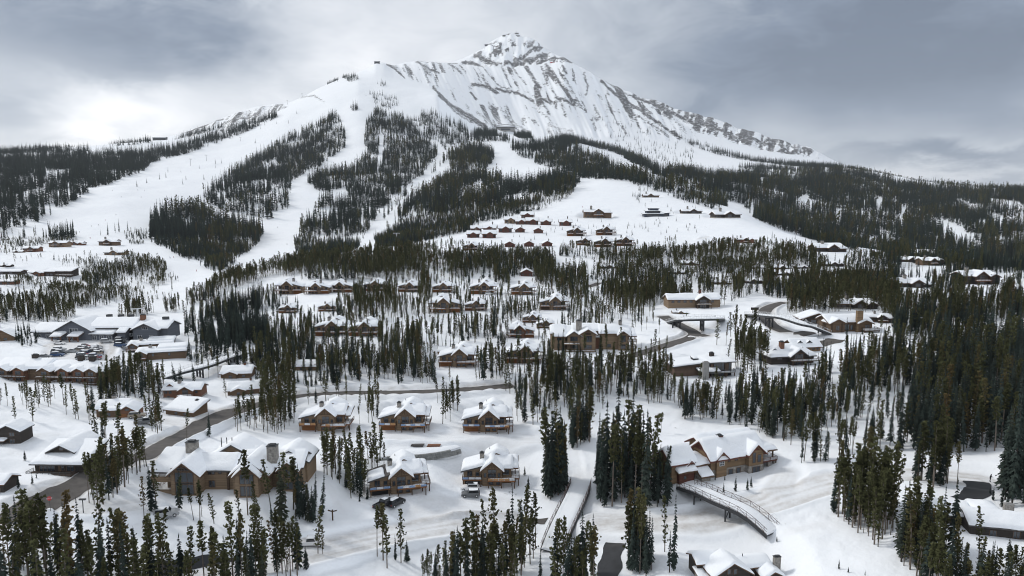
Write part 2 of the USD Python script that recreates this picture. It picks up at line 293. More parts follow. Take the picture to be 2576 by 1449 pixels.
FACE = [(985,168),(1050,156),(1180,166),(1288,168),(1390,160),(1440,160),(1530,210),(1620,250),(1700,300),(1760,340),(1700,350),(1560,345),(1400,345),(1300,335),(1200,320),(1120,232),(1040,205)]
PEAK = [(1150,165),(1205,130),(1232,108),(1268,88),(1303,80),(1340,98),(1395,140),(1430,160),(1340,166),(1230,170)]
RIDGE = [(1590,245),(1640,246),(1700,266),(1800,300),(1900,331),(2010,362),(2060,380),(2060,400),(1960,385),(1860,362),(1760,335),(1680,300)]
BACK = [(440,345),(520,316),(580,290),(640,271),(710,260),(725,270),(650,300),(560,330),(500,345)]
def soft(poly, blur=2.5): return gaussian_filter(inside(poly, U, V).astype(float) * (RR > 2300), blur)
mf, mp, mr, mbk = soft(FACE, 4), soft(PEAK, 1.5), soft(RIDGE, 1.5), soft(BACK, 1.5)
Z += (rib - 0.6) * 30 * mf
Z += (streaks(22, 40, 8, 0.1) - 0.5) * 75 * mp + (streaks(30, 60, 9, -0.3) - 0.5) * 45 * mr + (streaks(20, 60, 10, -0.6) - 0.5) * 22 * mbk

# ---- bare rock (its own colour): ribs of the big face, the summit, the right ridge's cliffs
WOB, WOB2 = streaks(12, 30, 35, .4), streaks(9, 22, 36, .45)
def stroke(pts, w):
    d, s = dist_line(pts, U + (WOB - .5) * 9, V); return np.clip(1.25 - d / (w * (.45 + .75 * WOB2)), 0, 1) * (RR > 1900)
ROCK = np.zeros_like(Z)
ribs = .6 * streaks(17, 150, 21, 0.42, 3) + .4 * streaks(7, 70, 22, 0.46, 3)
band = smooth01(V, 162, 180) * (1 - smooth01(V, 235, 320))
ROCK = np.maximum(ROCK, mf * smooth01(ribs, 0.49, 0.57) * (0.55 + 0.36 * band) * smooth01(streaks(70, 50, 31, 0.4, 3), 0.36, 0.56))
ROCK = np.maximum(ROCK, mf * smooth01(streaks(9, 26, 27, 0.35, 4), 0.56, 0.64) * 0.6 * smooth01(V, 215, 250) * smooth01(streaks(60, 45, 37, 0.4, 2), 0.42, 0.6))
ROCK = np.maximum(ROCK, mf * smooth01(streaks(6, 45, 28, 0.5, 3), 0.56, 0.64) * 0.6 * smooth01(streaks(80, 60, 38, 0.4, 2), 0.4, 0.6))
ROCK = np.maximum(ROCK, mp * (0.14 + 0.62 * smooth01(.5 * streaks(15, 14, 23, -0.4) + .5 * streaks(6, 16, 33, .2), 0.46, 0.56)) * smooth01(V, 92, 114))
ROCK = np.maximum(ROCK, mr * (0.16 + 0.60 * smooth01(.5 * streaks(17, 17, 24, -0.5) + .5 * streaks(6, 20, 34, -.2), 0.43, 0.55)))
ROCK = np.maximum(ROCK, mbk * (0.30 + 0.42 * smooth01(streaks(11, 60, 25, -0.7), 0.42, 0.62)))
for pts, w, a in (
    ([(1165,160),(1190,158),(1215,166)], 9, .95), ([(1195,140),(1240,160),(1250,166)], 9, .8), ([(1270,166),(1320,140),(1345,122)], 8, .75), ([(1330,120),(1345,102)], 8, .7), ([(1290,160),(1340,150),(1372,140)], 12, .8), ([(1225,112),(1245,118),(1262,122)], 4, .7),
    ([(1352,162),(1390,152),(1420,147),(1436,158)], 7, 1.0), ([(1232,112),(1250,106)], 4, .6), ([(1268,89),(1282,87)], 3, .8), ([(1298,84),(1308,86)], 3, .8),
    ([(1105,240),(1130,262),(1165,285),(1200,312),(1225,325)], 7, .95), ([(1090,222),(1110,240),(1130,265)], 5, .9), ([(1118,255),(1150,285),(1190,310)], 6, .6),
    ([(975,162),(990,172),(1010,190),(1018,198)], 3.5, .9), ([(1045,158),(1060,168),(1080,178),(1105,190)], 6, .7), ([(1055,158),(1100,160),(1160,160)], 3, .75), ([(1130,166),(1150,180),(1160,190)], 7, .65), ([(1155,168),(1172,185)], 5, .65),
    ([(1190,217),(1225,222),(1250,240)], 8, .8), ([(1250,228),(1280,235),(1300,238),(1325,250),(1340,258)], 8, .75), ([(1355,250),(1380,260),(1400,262)], 7, .7), ([(1398,250),(1420,258),(1440,266)], 9, .75), ([(1185,238),(1200,255)], 5, .8),
    ([(1215,172),(1235,200),(1260,222),(1285,228)], 4, .6), ([(1262,172),(1275,200),(1285,222)], 5, .6), ([(1290,172),(1305,192),(1325,215)], 5, .62), ([(1322,172),(1340,200),(1358,228)], 8, .72), ([(1362,172),(1372,200),(1378,220)], 6, .6), ([(1375,170),(1400,205),(1425,235),(1445,266)], 10, .72), ([(1415,170),(1425,190)], 6, .7), ([(1440,180),(1444,205)], 6, .65), ([(1470,190),(1478,220),(1475,240)], 7, .65), ([(1418,195),(1432,220),(1440,240)], 6, .6), ([(1385,230),(1410,262),(1425,300)], 6, .55),
    ([(1512,205),(1540,232),(1570,255),(1610,282),(1650,310),(1690,335),(1710,350)], 7, .9), ([(1525,205),(1560,230),(1600,255),(1640,290)], 5, .6), ([(1595,248),(1625,258),(1650,266)], 7, .95), ([(1650,262),(1700,285),(1745,310)], 9, .8), ([(1760,310),(1800,325),(1850,345)], 9, .75), ([(1855,338),(1900,350),(1935,362)], 9, .75), ([(1990,366),(2005,372)], 6, .7), ([(1580,285),(1610,300),(1650,325),(1680,345)], 6, .6),
    ([(1495,268),(1510,300)], 6, .55), ([(1530,260),(1545,285)], 6, .5), ([(1490,300),(1500,330)], 7, .5), ([(1270,300),(1300,320),(1330,335)], 9, .5), ([(1380,320),(1440,335)], 9, .45), ([(1200,290),(1240,315),(1270,330)], 8, .5), ([(1230,262),(1270,290)], 6, .5), ([(1345,275),(1375,300),(1390,315)], 6, .5),
    ([(455,340),(500,322),(560,300)], 4, .75), ([(760,245),(790,240),(815,258)], 5, .55), ([(560,312),(600,300),(650,285)], 7, .65), ([(1100,318),(1115,325)], 5, .8), ([(915,238),(930,245)], 3, .4), ([(1095,355),(1080,345)], 4, .6), ([(1110,332),(1130,325)], 6, .4)):
    ROCK = np.maximum(ROCK, stroke(pts, w) * a)
ROCK = np.minimum(gaussian_filter(ROCK, 0.35), .74) * .92 * smooth01(RR, 1900, 2100)

# ---- lookups on the terrain
def height(x, y):
    x, y = np.asarray(x, float), np.asarray(y, float)
    fi = np.interp(np.hypot(x, y), R, np.arange(NR)); fj = np.clip(np.interp(np.arctan2(x, y), AZ, np.arange(NA)), 0, NA - 1.001)
    i, j = np.minimum(fi.astype(int), NR - 2), fj.astype(int); a, b = fi - i, fj - j
    return (Z[i, j] * (1 - a) + Z[i + 1, j] * a) * (1 - b) + (Z[i, j + 1] * (1 - a) + Z[i + 1, j + 1] * a) * b
def ground_at(u, v, rmin=0.0, profile=None):
    """where the sight line through (u, v) first meets the ground"""
    a, t = ray(u, v); zz = height(np.sin(a) * R, np.cos(a) * R) - CZ - t * R
    k = np.nonzero((zz >= 0) & (R >= rmin))[0]
    if not len(k): return ground_at(u, v + 2, rmin) if v < 1500 else None      # just over a crest: step down onto it
    k = k[0]
    if k == 0: r = R[0]
    else: r = R[k - 1] + (R[k] - R[k - 1]) * (-zz[k - 1]) / (zz[k] - zz[k - 1] + 1e-9)
    x, y = math.sin(a) * r, math.cos(a) * r
    return np.array([x, y, float(height(x, y))])
def line_on_ground(pts, step=3.0):
    """a photograph polyline laid on the ground, as x y points at even steps"""
    q = [ground_at(u, v) for u, v in pts]; q = np.array([p[:2] for p in q if p is not None])
    s = np.concatenate([[0], np.cumsum(np.hypot(*np.diff(q, axis=0).T))]); t = np.arange(0, s[-1], step)
    out = np.stack([PchipInterpolator(s, q[:, k])(t) for k in (0, 1)], 1)
    return gaussian_filter1d(out, 2.5, axis=0, mode='nearest')
DIRT = np.zeros_like(Z)
def shape_road(pts, width, bank=1.0, dirt=0.0, cut=True, spread=3.0):
    """levels the ground across a road and heaps ploughed snow along both sides"""
    x0, x1, y0, y1 = pts[:, 0].min() - 25, pts[:, 0].max() + 25, pts[:, 1].min() - 25, pts[:, 1].max() + 25
    sel = np.nonzero((GX > x0) & (GX < x1) & (GY > y0) & (GY < y1)); gx, gy = GX[sel], GY[sel]
    d, s = dist_line(pts[::2], gx, gy); w = width / 2
    ss = np.concatenate([[0], np.cumsum(np.hypot(*np.diff(pts[::2], axis=0).T))]); zc = gaussian_filter1d(height(pts[::2, 0], pts[::2, 1]), 3, mode='nearest')
    z = Z[sel]
    if cut:
        k = 1 - smooth01(d, w + 0.3, w + spread); z = z * (1 - k) + np.interp(s, ss, zc) * k
    bank = bank * smooth01(np.minimum(s, ss[-1] - s), 1, 9)
    z = z + bank * np.exp(-((d - w - 1.5) / 0.9) ** 2) * (0.45 + 1.1 * n2(gx, gy, 4.5, 3, 41)) + bank * 0.5 * np.exp(-((d - w - 3.2) / 1.8) ** 2) * n2(gx, gy, 7, 2, 42)
    Z[sel] = z
    if dirt:
        rut = 0.35 + 0.9 * smooth01(n2(s / 14, d, 1.1, 3, 43), .3, .7)
        DIRT[sel] = np.maximum(DIRT[sel], dirt * (1 - smooth01(d, w * 0.75, w + (2.8 if dirt > .7 else 1.2))) * rut)
ROADS = {
 'main': ([(-60,1330),(0,1308),(60,1290),(127,1259),(233,1206),(333,1160),(433,1109),(500,1079),(567,1050),(620,1030),(680,1010),(750,996),(850,988),(1000,991),(1150,984),(1250,974),(1330,962)], 7.4),
 'upper': ([(1560,905),(1624,887),(1686,866),(1740,849),(1766,840),(1735,829),(1709,817),(1690,808),(1660,790)], 7.0),
 'branch': ([(1745,846),(1780,843),(1800,838)], 6.0),
 'bend': ([(1985,757),(1962,763),(1935,771),(1922,781),(1921,792),(1928,806),(1945,822),(1970,836),(2000,838)], 7.0),
 'far': ([(1512,708),(1500,716),(1480,722),(1468,728)], 7.0)}
ROADS = {k: (line_on_ground(p), w) for k, (p, w) in ROADS.items()}
for k, (p, w) in ROADS.items(): shape_road(p, w, bank=1.3 if k == 'main' else 1.0, dirt=0.75)
TRACKS = [([(1455,1232),(1452,1180),(1440,1120),(1400,1085)],2.2),([(1700,1040),(1600,1045),(1500,1060),(1450,1100)],1.6),([(1000,1330),(1050,1352),(1150,1345)],1.5),([(1950,1340),(2050,1330),(2100,1300)],1.6),([(820,1230),(860,1290),(900,1340)],1.4),([(880,1120),(1000,1125),(1160,1128),(1300,1130)],1.8),([(250,1215),(330,1235),(420,1190)],1.5),([(2120,960),(2105,1000),(2090,1050),(2060,1100)],1.6),([(30,1150),(60,1120),(110,1100),(180,1090)],2.5)]
PACKED = [([(430,1480),(560,1425),(700,1405),(850,1372),(960,1345),(1100,1325),(1240,1316),(1370,1312)], 9, .5), ([(1480,1330),(1560,1322),(1640,1330),(1717,1322),(1850,1290),(1950,1258),(2090,1214),(2200,1190),(2330,1182),(2420,1192),(2560,1205)], 9, .55),
 ([(760,1092),(860,1094),(1000,1097),(1150,1104),(1290,1108),(1400,1100)], 7, .22), ([(1010,1290),(1090,1270),(1180,1262),(1300,1278)], 7, .2), ([(1975,1170),(1990,1195),(1960,1225),(1940,1250)], 5, .25), ([(1560,1322),(1550,1345),(1545,1370)], 6, .35),
 ([(130,1250),(200,1290),(300,1290),(420,1270)], 6, .35), ([(260,900),(268,880),(272,865),(250,855),(220,850),(160,858),(120,872)], 7, .6), ([(255,900),(262,925),(258,950)], 7, .5), ([(880,950),(960,930),(1080,950),(1120,960)], 5, .25), ([(1100,930),(1180,925),(1215,918)], 5, .25), ([(390,1050),(440,1060),(480,1075)], 6, .35), ([(1850,650),(1900,640),(1990,625)], 6, .3), ([(1780,592),(1770,600),(1745,605)], 5, .35)]
for p, w, dr in PACKED: shape_road(line_on_ground(p), w, bank=0.8, dirt=dr)
for p, w in TRACKS: shape_road(line_on_ground(p), w, bank=0.35, dirt=.10, cut=False)
# the car park before the base lodge, ploughed flat
lot = np.array([ground_at(u, v)[:2] for u, v in ((112, 912), (112, 865), (256, 858), (262, 905))])
lm = gaussian_filter(inside(lot, GX, GY).astype(float), (1.5, 1.5)); lz = height(*lot.mean(0)); Z = Z * (1 - lm) + lz * lm; DIRT = np.maximum(DIRT, lm * 0.38)

PADS = []           # house sites, levelled later: (x, y, radius, z)
def finish_ground():
    global Z
    for x, y, r, z in PADS:
        j0 = np.nonzero(np.abs(AZ - math.atan2(x, y)) < (r + 12) / math.hypot(x, y))[0]; i0 = np.nonzero(np.abs(R - math.hypot(x, y)) < r + 14)[0]
        if not len(j0) or not len(i0): continue
        s = np.s_[i0[0]:i0[-1] + 1, j0[0]:j0[-1] + 1]
        k = 1 - smooth01(np.hypot(GX[s] - x, GY[s] - y), r, r + 9); Z[s] = Z[s] * (1 - k) + z * k + k * (n2(GX[s], GY[s], 6, 2, 50) - 0.5) * 0.5
    # the sheet in view, and round it the coarse rest of the circle, in one mesh
    keep = np.arange(NR * NA).reshape(NR, NA)
    f = np.stack([keep[:-1, :-1], keep[:-1, 1:], keep[1:, 1:], keep[1:, :-1]], -1).reshape(-1, 4)
    v = np.stack([GX, GY, Z], -1).reshape(-1, 3)
    back = np.linspace(AZ[-1], 2 * np.pi + AZ[0], 30); ri = np.unique(np.concatenate([np.arange(0, NR, 40), [NR - 1]]))
    w = smooth01(np.abs(back - np.pi), 1.3, 2.38)
    edge = np.where((back < np.pi)[None], Z[ri, -1][:, None], Z[ri, 0][:, None])
    zb = edge * w + (2 - R[ri, None] * 0.01) * (1 - w)
    vb = np.stack([R[ri, None] * np.sin(back), R[ri, None] * np.cos(back), zb], -1)
    nb = len(v); kb = np.arange(vb[..., 0].size).reshape(vb.shape[:2]) + nb
    fb = np.stack([kb[:-1, :-1], kb[:-1, 1:], kb[1:, 1:], kb[1:, :-1]], -1).reshape(-1, 4)
    nc = nb + vb[..., 0].size; c = [[0, 0, 0.5]]
    ring = np.concatenate([keep[0, ::41], keep[0, -1:], kb[0]]); fc = np.stack([np.full(len(ring), nc), ring, np.roll(ring, -1)], 1)
    vv = np.vstack([v, vb.reshape(-1, 3), c]); ff = np.vstack([f[:, [0, 1, 2]], f[:, [0, 2, 3]], fb[:, [0, 1, 2]], fb[:, [0, 2, 3]], fc])[:, ::-1]
    g = obj('snowy_ground', (vv, ff), 'ground_snow', smooth=True); tag(g, kind='structure')
    pad = np.zeros(len(vv) - nb)
    primvar(g, 'rock', np.concatenate([ROCK.ravel(), pad])); primvar(g, 'dirt', np.concatenate([DIRT.ravel(), pad]))
# ------------------------------------------------------------------ buildings
def slab(xs, ys, top, bot, warp=0.0, seed=0):
    """closed sheet over the grid xs, ys between two height functions"""
    X, Y = np.meshgrid(xs, ys, indexing='ij'); nx, ny = X.shape
    if warp:
        X, Y = X + warp * (n2(X + seed * 9, Y, 2.2, 3, 81) - .5), Y + warp * (n2(X + seed * 9, Y, 2.2, 3, 82) - .5)
    t = np.stack([X, Y, top(X, Y)], -1).reshape(-1, 3); b = np.stack([X, Y, bot(X, Y)], -1).reshape(-1, 3)
    k = np.arange(nx * ny).reshape(nx, ny); n = nx * ny
    q = lambda g: np.stack([g[:-1, :-1], g[1:, :-1], g[1:, 1:], g[:-1, 1:]], -1).reshape(-1, 4)
    f = [q(k), q(k + n)[:, ::-1]]
    for e in (k[:, 0], k[-1, :], k[::-1, -1], k[0, ::-1]):
        f.append(np.stack([e[:-1], e[:-1] + n, e[1:] + n, e[1:]], -1)[:, ::-1])
    f = np.vstack(f)
    return np.vstack([t, b]), np.vstack([f[:, [0, 1, 2]], f[:, [0, 2, 3]]])
def snow_blob(x0, y0, z, x1, y1, t=0.6, seed=1, n=9):
    """rounded cap of snow on something flat"""
    return Snow(np.linspace(x0, x1, n), np.linspace(y0, y1, n), lambda X, Y: X * 0 + z, t, seed)
def Snow(xs, ys, zr, t, seed, lumps=0.4):
    a0, a1, b0, b1 = xs[0], xs[-1], ys[0], ys[-1]
    def top(X, Y):
        ex = np.minimum(X - a0, a1 - X) / 0.9; ey = np.minimum(Y - b0, b1 - Y) / 0.9
        e = np.sqrt(1 - (1 - np.clip(ex, 0, 1)) ** 2) * np.sqrt(1 - (1 - np.clip(ey, 0, 1)) ** 2)
        return zr(X, Y) + t * e * (1 + lumps * 2 * (n2(X + seed * 13, Y, 3.2, 2, seed) - 0.5)) + 0.03
    return slab(xs, ys, top, lambda X, Y: zr(X, Y) + 0.012, .55, seed)
def clustered(a, b, n):
    e = np.array([0, 0.12, 0.4, 0.9]); e = e[e < (b - a) / 2]
    return np.concatenate([a + e, np.linspace(a + e[-1], b - e[-1], n)[1:-1], (b - e)[::-1]])
BUILT = []          # (u0, v0, u1, v1, distance, share of the trees in front kept)
class House:
    def __init__(s, name, label, category, u, v, wpx, nominal, yaw=0.0, group=None, clear=0.15, pad=None, mirror=False, sink=0.35, tall=9.0):
        p = ground_at(u, v); s.p = p; d = project(p)[2]
        s.sc = wpx * float(d) / F / nominal; s.nom = nominal
        s.root = xform(name, (p[0], p[1], p[2] - sink), math.radians(yaw), s.sc)
        tag(s.root, label, category, group); s.mir = -1 if mirror else 1
        c = math.radians(yaw); r = (pad or 0.55 * nominal) * s.sc
        PADS.append((p[0] - math.sin(c) * r * 0.75, p[1] + math.cos(c) * r * 0.75, r, p[2]))
        hpx = tall * s.sc * F / d
        BUILT.append((u - wpx * 0.46, v - hpx, u + wpx * 0.46, v, float(np.hypot(p[0], p[1])), clear)); s.k = 0
    def o(s, name, mb, mat, parent=None, smooth=False):
        m = mb.mesh if isinstance(mb, MB) else trimesh.Trimesh(*mb, process=False)
        if s.mir < 0: m = trimesh.Trimesh(m.vertices * [-1, 1, 1], m.faces[:, ::-1], process=False)
        return obj(name, m, mat, parent or s.root, smooth)
    def zr(s, k, x0, x1, y0, y1, h, p):
        cx, cy, hx, hy = (x0 + x1) / 2, (y0 + y1) / 2, (x1 - x0) / 2, (y1 - y0) / 2
        return {'gy': lambda X, Y: h + p * (hx - np.abs(X - cx)), 'gx': lambda X, Y: h + p * (hy - np.abs(Y - cy)), 'sx+': lambda X, Y: h + p * (X - x0), 'sx-': lambda X, Y: h + p * (x1 - X),
                'sy+': lambda X, Y: h + p * (Y - y0), 'sy-': lambda X, Y: h + p * (y1 - Y), 'hip': lambda X, Y: h + p * np.minimum(hx - np.abs(X - cx), hy - np.abs(Y - cy))}[k]
    def wing(s, x0, x1, y0, y1, h, kind='gx', pitch=0.5, wall='tan_siding', z0=0.0, over=0.8, snow=0.75, roof='trim', back=None, bare=None, fascia=0.38):
        s.k += 1; z = s.zr(kind, x0, x1, y0, y1, h, pitch); cx, cy = (x0 + x1) / 2, (y0 + y1) / 2
        if wall:
            m = MB()
            if kind == 'gy': m.prism([(x0, z0), (x1, z0), (x1, h), (cx, z(cx, y0)), (x0, h)], 1, y0, y1)
            elif kind == 'gx': m.prism([(y0, z0), (y1, z0), (y1, h), (cy, z(x0, cy)), (y0, h)], 0, x0, x1)
            elif kind in ('sx+', 'sx-'): m.prism([(x0, z0), (x1, z0), (x1, float(z(x1, y0))), (x0, float(z(x0, y0)))], 1, y0, y1)
            elif kind in ('sy+', 'sy-'): m.prism([(y0, z0), (y1, z0), (y1, float(z(x0, y1))), (y0, float(z(x0, y0)))], 0, x0, x1)
            else: m.box(x0, y0, z0, x1, y1, h)
            s.o('wall', m, wall)
        X0, X1, Y0, Y1 = x0 - over, x1 + over, y0 - over, y1 + (over if back is None else back)
        rx = sorted({X0, cx, X1} | ({x0 + (y1 - y0) / 2, x1 - (y1 - y0) / 2} if kind == 'hip' and x1 - x0 > y1 - y0 else set())); ry = sorted({Y0, cy, Y1} | ({y0 + (x1 - x0) / 2, y1 - (x1 - x0) / 2} if kind == 'hip' and y1 - y0 > x1 - x0 else set()))
        r = s.o('roof', slab(np.array(rx), np.array(ry), lambda X, Y: z(X, Y) + 0.06, lambda X, Y: z(X, Y) + 0.06 - fascia), roof)
        if snow:
            e = -0.07; soft = lambda X, Y: z(X, Y) + 0.065
            SX0, SX1, SY0, SY1 = X0 - e, X1 + e, Y0 - e, Y1 + e
            if bare: SX0, SX1, SY0, SY1 = SX0 + bare[0], SX1 - bare[1], SY0 + bare[2], SY1 - bare[3]
            xs, ys = clustered(SX0, SX1, 9), clustered(SY0, SY1, 9)
            zz = (lambda X, Y: (soft(X, Y) * 2 + soft(X + .35, Y) + soft(X - .35, Y) + soft(X, Y + .35) + soft(X, Y - .35)) / 6) if kind in ('gy', 'gx', 'hip') else soft
            top = Snow(xs, ys, zz, snow, s.k + int(abs(s.p[0])))
            s.o('roof_snow', top, 'snow', r, smooth=50)
        return z
    def window(s, x, z, w, h, y=0.0, face='front', nx=1, nz=1, frame='trim', pane='window_glass', gable=0.0):
        """frame a little proud of the wall; for face left or right, x runs along the wall"""
        f, g, t = MB(), MB(), 0.10
        def put(m, a0, b0, a1, b1, d0, d1):
            if face == 'front': m.box(a0, y - d1, b0, a1, y - d0, b1)
            elif face == 'right': m.box(y + d0, a0, b0, y + d1, a1, b1)
            else: m.box(y - d1, a0, b0, y - d0, a1, b1)
        put(f, x - w / 2 - t, z - t, x + w / 2 + t, z, -.02, .09); put(f, x - w / 2 - t, z + h, x + w / 2 + t, z + h + t, -.02, .09)
        for k in range(nx + 1):
            a = x - w / 2 + w * k / nx; put(f, a - (t if k == 0 else t / 2), z, a + (t if k == nx else t / 2), z + h, -.02, .085)
        for k in range(1, nz): put(f, x - w / 2, z + h * k / nz - t / 2, x + w / 2, z + h * k / nz + t / 2, -.02, .08)
        put(g, x - w / 2, z, x + w / 2, z + h, -.02, .04)
        p = s.o('window', f, frame); s.o('pane', g, pane, p)
    def door(s, x, z, w, h, y=0.0, mat='redbrown_siding', name='door', face='front'):
        m = MB(); m.box(x - w / 2, y - .07, z, x + w / 2, y + .02, z + h) if face == 'front' else m.box(y - .02, x - w / 2, z, y + .07, x + w / 2, z + h)
        for k in range(1, 4): m.box(x - w / 2, y - .09, z + h * k / 4 - .03, x + w / 2, y - .07, z + h * k / 4 + .03) if face == 'front' else None
        s.o(name, m, mat)
    def deck(s, x0, x1, y0, y1, z, posts=True, panels=None, wood='orange_wood', rail='trim', snow=0.35, sides='lfr', ground=0.0):
        d = s.o('deck', MB().box(x0, y0, z - .28, x1, y1, z), wood); m = MB(); edges = []
        if 'f' in sides: edges.append(((x0, y0), (x1, y0)))
        if 'l' in sides: edges.append(((x0, y1), (x0, y0)))
        if 'r' in sides: edges.append(((x1, y0), (x1, y1)))
        for a, b in edges:
            a, b = np.array(a, float), np.array(b, float); L = np.linalg.norm(b - a); n = max(1, int(L / 1.9))
            for k in range(n + 1): q = a + (b - a) * k / n; m.box(q[0] - .06, q[1] - .06, z, q[0] + .06, q[1] + .06, z + 1.08)
            m.bar((*a, z + 1.05), (*b, z + 1.05), .07); m.bar((*a, z + .14), (*b, z + .14), .045); m.bar((*a, z + .6), (*b, z + .6), .03)
            for k in range(int(L / .45)): q = a + (b - a) * (k + .5) / int(L / .45); m.bar((*q, z + .12), (*q, z + 1.05), .022)
        s.o('railing', m, rail)
        if panels:
            L = x1 - x0; n = max(1, int(L / 1.5))
            for k in range(n):
                c = panels[k % len(panels)]
                if c == '-': continue
                s.o('rail_panel', MB().box(x0 + L * k / n + .1, y0 - .12, z + .22, x0 + L * (k + 1) / n - .1, y0 - .075, z + .82), {'b': 'blue_panel', 'o': 'orange_panel', 'w': 'white_panel'}[c])
        if snow: s.o('deck_snow', snow_blob(x0 + .15, y0 + .15, z, x1 - .1, y1 - .02, snow, int(x0 * 3 + 40)), 'snow', d, smooth=50)
        if posts:
            n = max(2, int((x1 - x0) / 3.5) + 1)
            for k in range(n): q = x0 + .25 + (x1 - x0 - .5) * k / (n - 1); s.o('post', MB().box(q - .14, y0 + .12, ground, q + .14, y0 + .4, z - .28), 'timber')
    def chimney(s, x, y, z0, z1, w=1.3, mat='stone', cap='metal_dark', d=None):
        d = d or w; c = s.o('chimney', MB().box(x - w / 2, y - d / 2, z0, x + w / 2, y + d / 2, z1), mat)
        s.o('chimney_cap', MB().box(x - w / 2 - .12, y - d / 2 - .12, z1, x + w / 2 + .12, y + d / 2 + .12, z1 + .16).box(x - w * .3, y - d * .3, z1 + .16, x + w * .3, y + d * .3, z1 + .5), cap, c)
    def truss(s, cx, y, zpeak, pitch, w, mat='timber'):
        m = MB(); h = pitch * w / 2
        m.bar((cx - w / 2, y, zpeak - h), (cx + w / 2, y, zpeak - h), .13); m.bar((cx, y, zpeak - h), (cx, y, zpeak - .1), .12)
        m.bar((cx - w / 4, y, zpeak - h), (cx - w * .08, y, zpeak - h * .3), .09); m.bar((cx + w / 4, y, zpeak - h), (cx + w * .08, y, zpeak - h * .3), .09)
        s.o('gable_truss', m, mat)
    def base(s, x0, x1, y0, y1, h, mat='stone'): s.o('stone_base', MB().box(x0 - .12, y0 - .12, -.6, x1 + .12, y1 + .12, h), mat)

def chalet(u, v, wpx, label, yaw=0, wall='tan_siding', detail=2, mirror=False, panels=None, clear=0.12, garage='orange_wood', bare=False, seed=0, snow=0.85, group='tan chalets with snowy roofs', vehicles=False, name='chalet'):
    h = House(name, label, 'chalet', u, v, wpx, 17.5, yaw, group, clear, mirror=mirror, pad=9.0, tall=11.5)
    r = random.Random(seed * 7 + int(u))
    e = 5.9 + r.uniform(-.2, .3)
    h.wing(-8.2, -2.2, .8, 8.4, 5.1, 'sx+', .27, wall, snow=0.0 if bare == 'all' else snow, bare=(0, 2.6, 0, 3.0) if bare == 'part' else None, roof='dark_roof')
    h.wing(-2.6, 6.6, 2.2, 9.0, e, 'gx', .5, wall, snow=snow)
    h.wing(-2.3, 3.7, 0, 7.0, e, 'gy', .85, wall, snow=snow * .85, back=0.0)
    h.wing(-1.2, 5.2, 6.0, 11.0, 7.3, 'gy', .5, wall, snow=snow * 1.15)
    h.wing(3.9, 8.2, 2.6, 8.0, 5.5, 'sy+', .22, None, snow=snow * .8)
    for q in (4.4, 7.9): h.o('post', MB().box(q - .15, 2.7, 0, q + .15, 3.0, 5.4), 'timber')
    h.chimney(-2.9 + r.uniform(0, 1.2), 4.4, 5.6, 9.4, 1.3, 'stone')
    h.deck(-8.4, -2.5, -1.0, .78, 2.75, panels=panels and panels[0], snow=.25 if detail > 1 else .4)
    h.deck(-.6, 7.9, -2.0, -.02, 2.75, panels=panels and panels[1], snow=.5)
    h.deck(6.62, 9.2, .0, 6.5, 2.75, panels=None, sides='fr', snow=.3)
    h.truss(.7, -.75, e + .85 * 3.0 - .25, .85, 4.6)
    h.window(.7, 3.0, 2.5, 2.6, 0, nx=2, nz=2); h.window(-1.45, 3.2, .8, 1.3, 0); h.window(2.9, 3.2, .8, 1.3, 0)
    h.window(-6.2, 2.9, 1.5, 1.9, .8, nx=2); h.window(-3.8, 3.2, 1.1, 1.3, .8)
    h.window(5.0, 3.0, 2.0, 2.0, 2.2, nx=2)
    h.window(0.2, .8, 1.6, 1.1, 0); h.window(2.6, .8, 1.1, 1.1, 0); h.window(5.2, .7, 1.4, 1.2, 2.2)
    h.door(-5.4, 0.1, 4.6, 2.3, .8, garage, 'garage_door')
    if detail > 1:
        h.window(4.2, 3.1, 1.2, 1.4, 6.6, 'right'); h.window(8.0, 3.1, 1.2, 1.4, 6.6, 'right')
        h.window(4.5, 3.1, 1.2, 1.3, -8.2, 'left')
        for q in (-5.4, -3.6): h.o('roof_vent', MB().bar((q + 5, 8.6, 7.8), (q + 5, 8.6, 9.6), .09, 6), 'metal_dark')
    return h
def cabin(u, v, wpx, label, yaw=0, wall='red_siding', kind='gy', snow=0.45, seed=0, group='small red cabins on the snowy meadow', bare=None, name='cabin'):
    h = House(name, label, 'cabin', u, v, wpx, 9.0, yaw, group, 0.0, pad=5.5, tall=6)
    r = random.Random(seed + int(u))
    if kind == 'gy': h.wing(-3.9, 3.9, 0, 9, 3.0, 'gy', .5, wall, snow=snow, roof='trim', over=.7, bare=bare)
    else:
        h.wing(-3.9, 3.9, 0, 7, 3.0, 'gx', .5, wall, snow=snow, roof='trim', over=.7, bare=bare); h.wing(-1.6, 2.2, -1.6, 2, 2.8, 'gy', .6, wall, snow=snow * .8, roof='trim', over=.5)
    y = 0 if kind == 'gy' else 0
    h.door(-.4 if kind == 'gy' else .3, 0, 1.1, 2.1, y if kind == 'gy' else -1.6, 'timber'); h.window(2.3 if kind == 'gy' else 3.0, .9, 1.2, 1.1, y, nx=2); h.window(-2.5, .9, 1.2, 1.1, y, nx=2)
    h.chimney(1.6, 4.5, 3.4, 6.2, .7, 'stone')
    return h
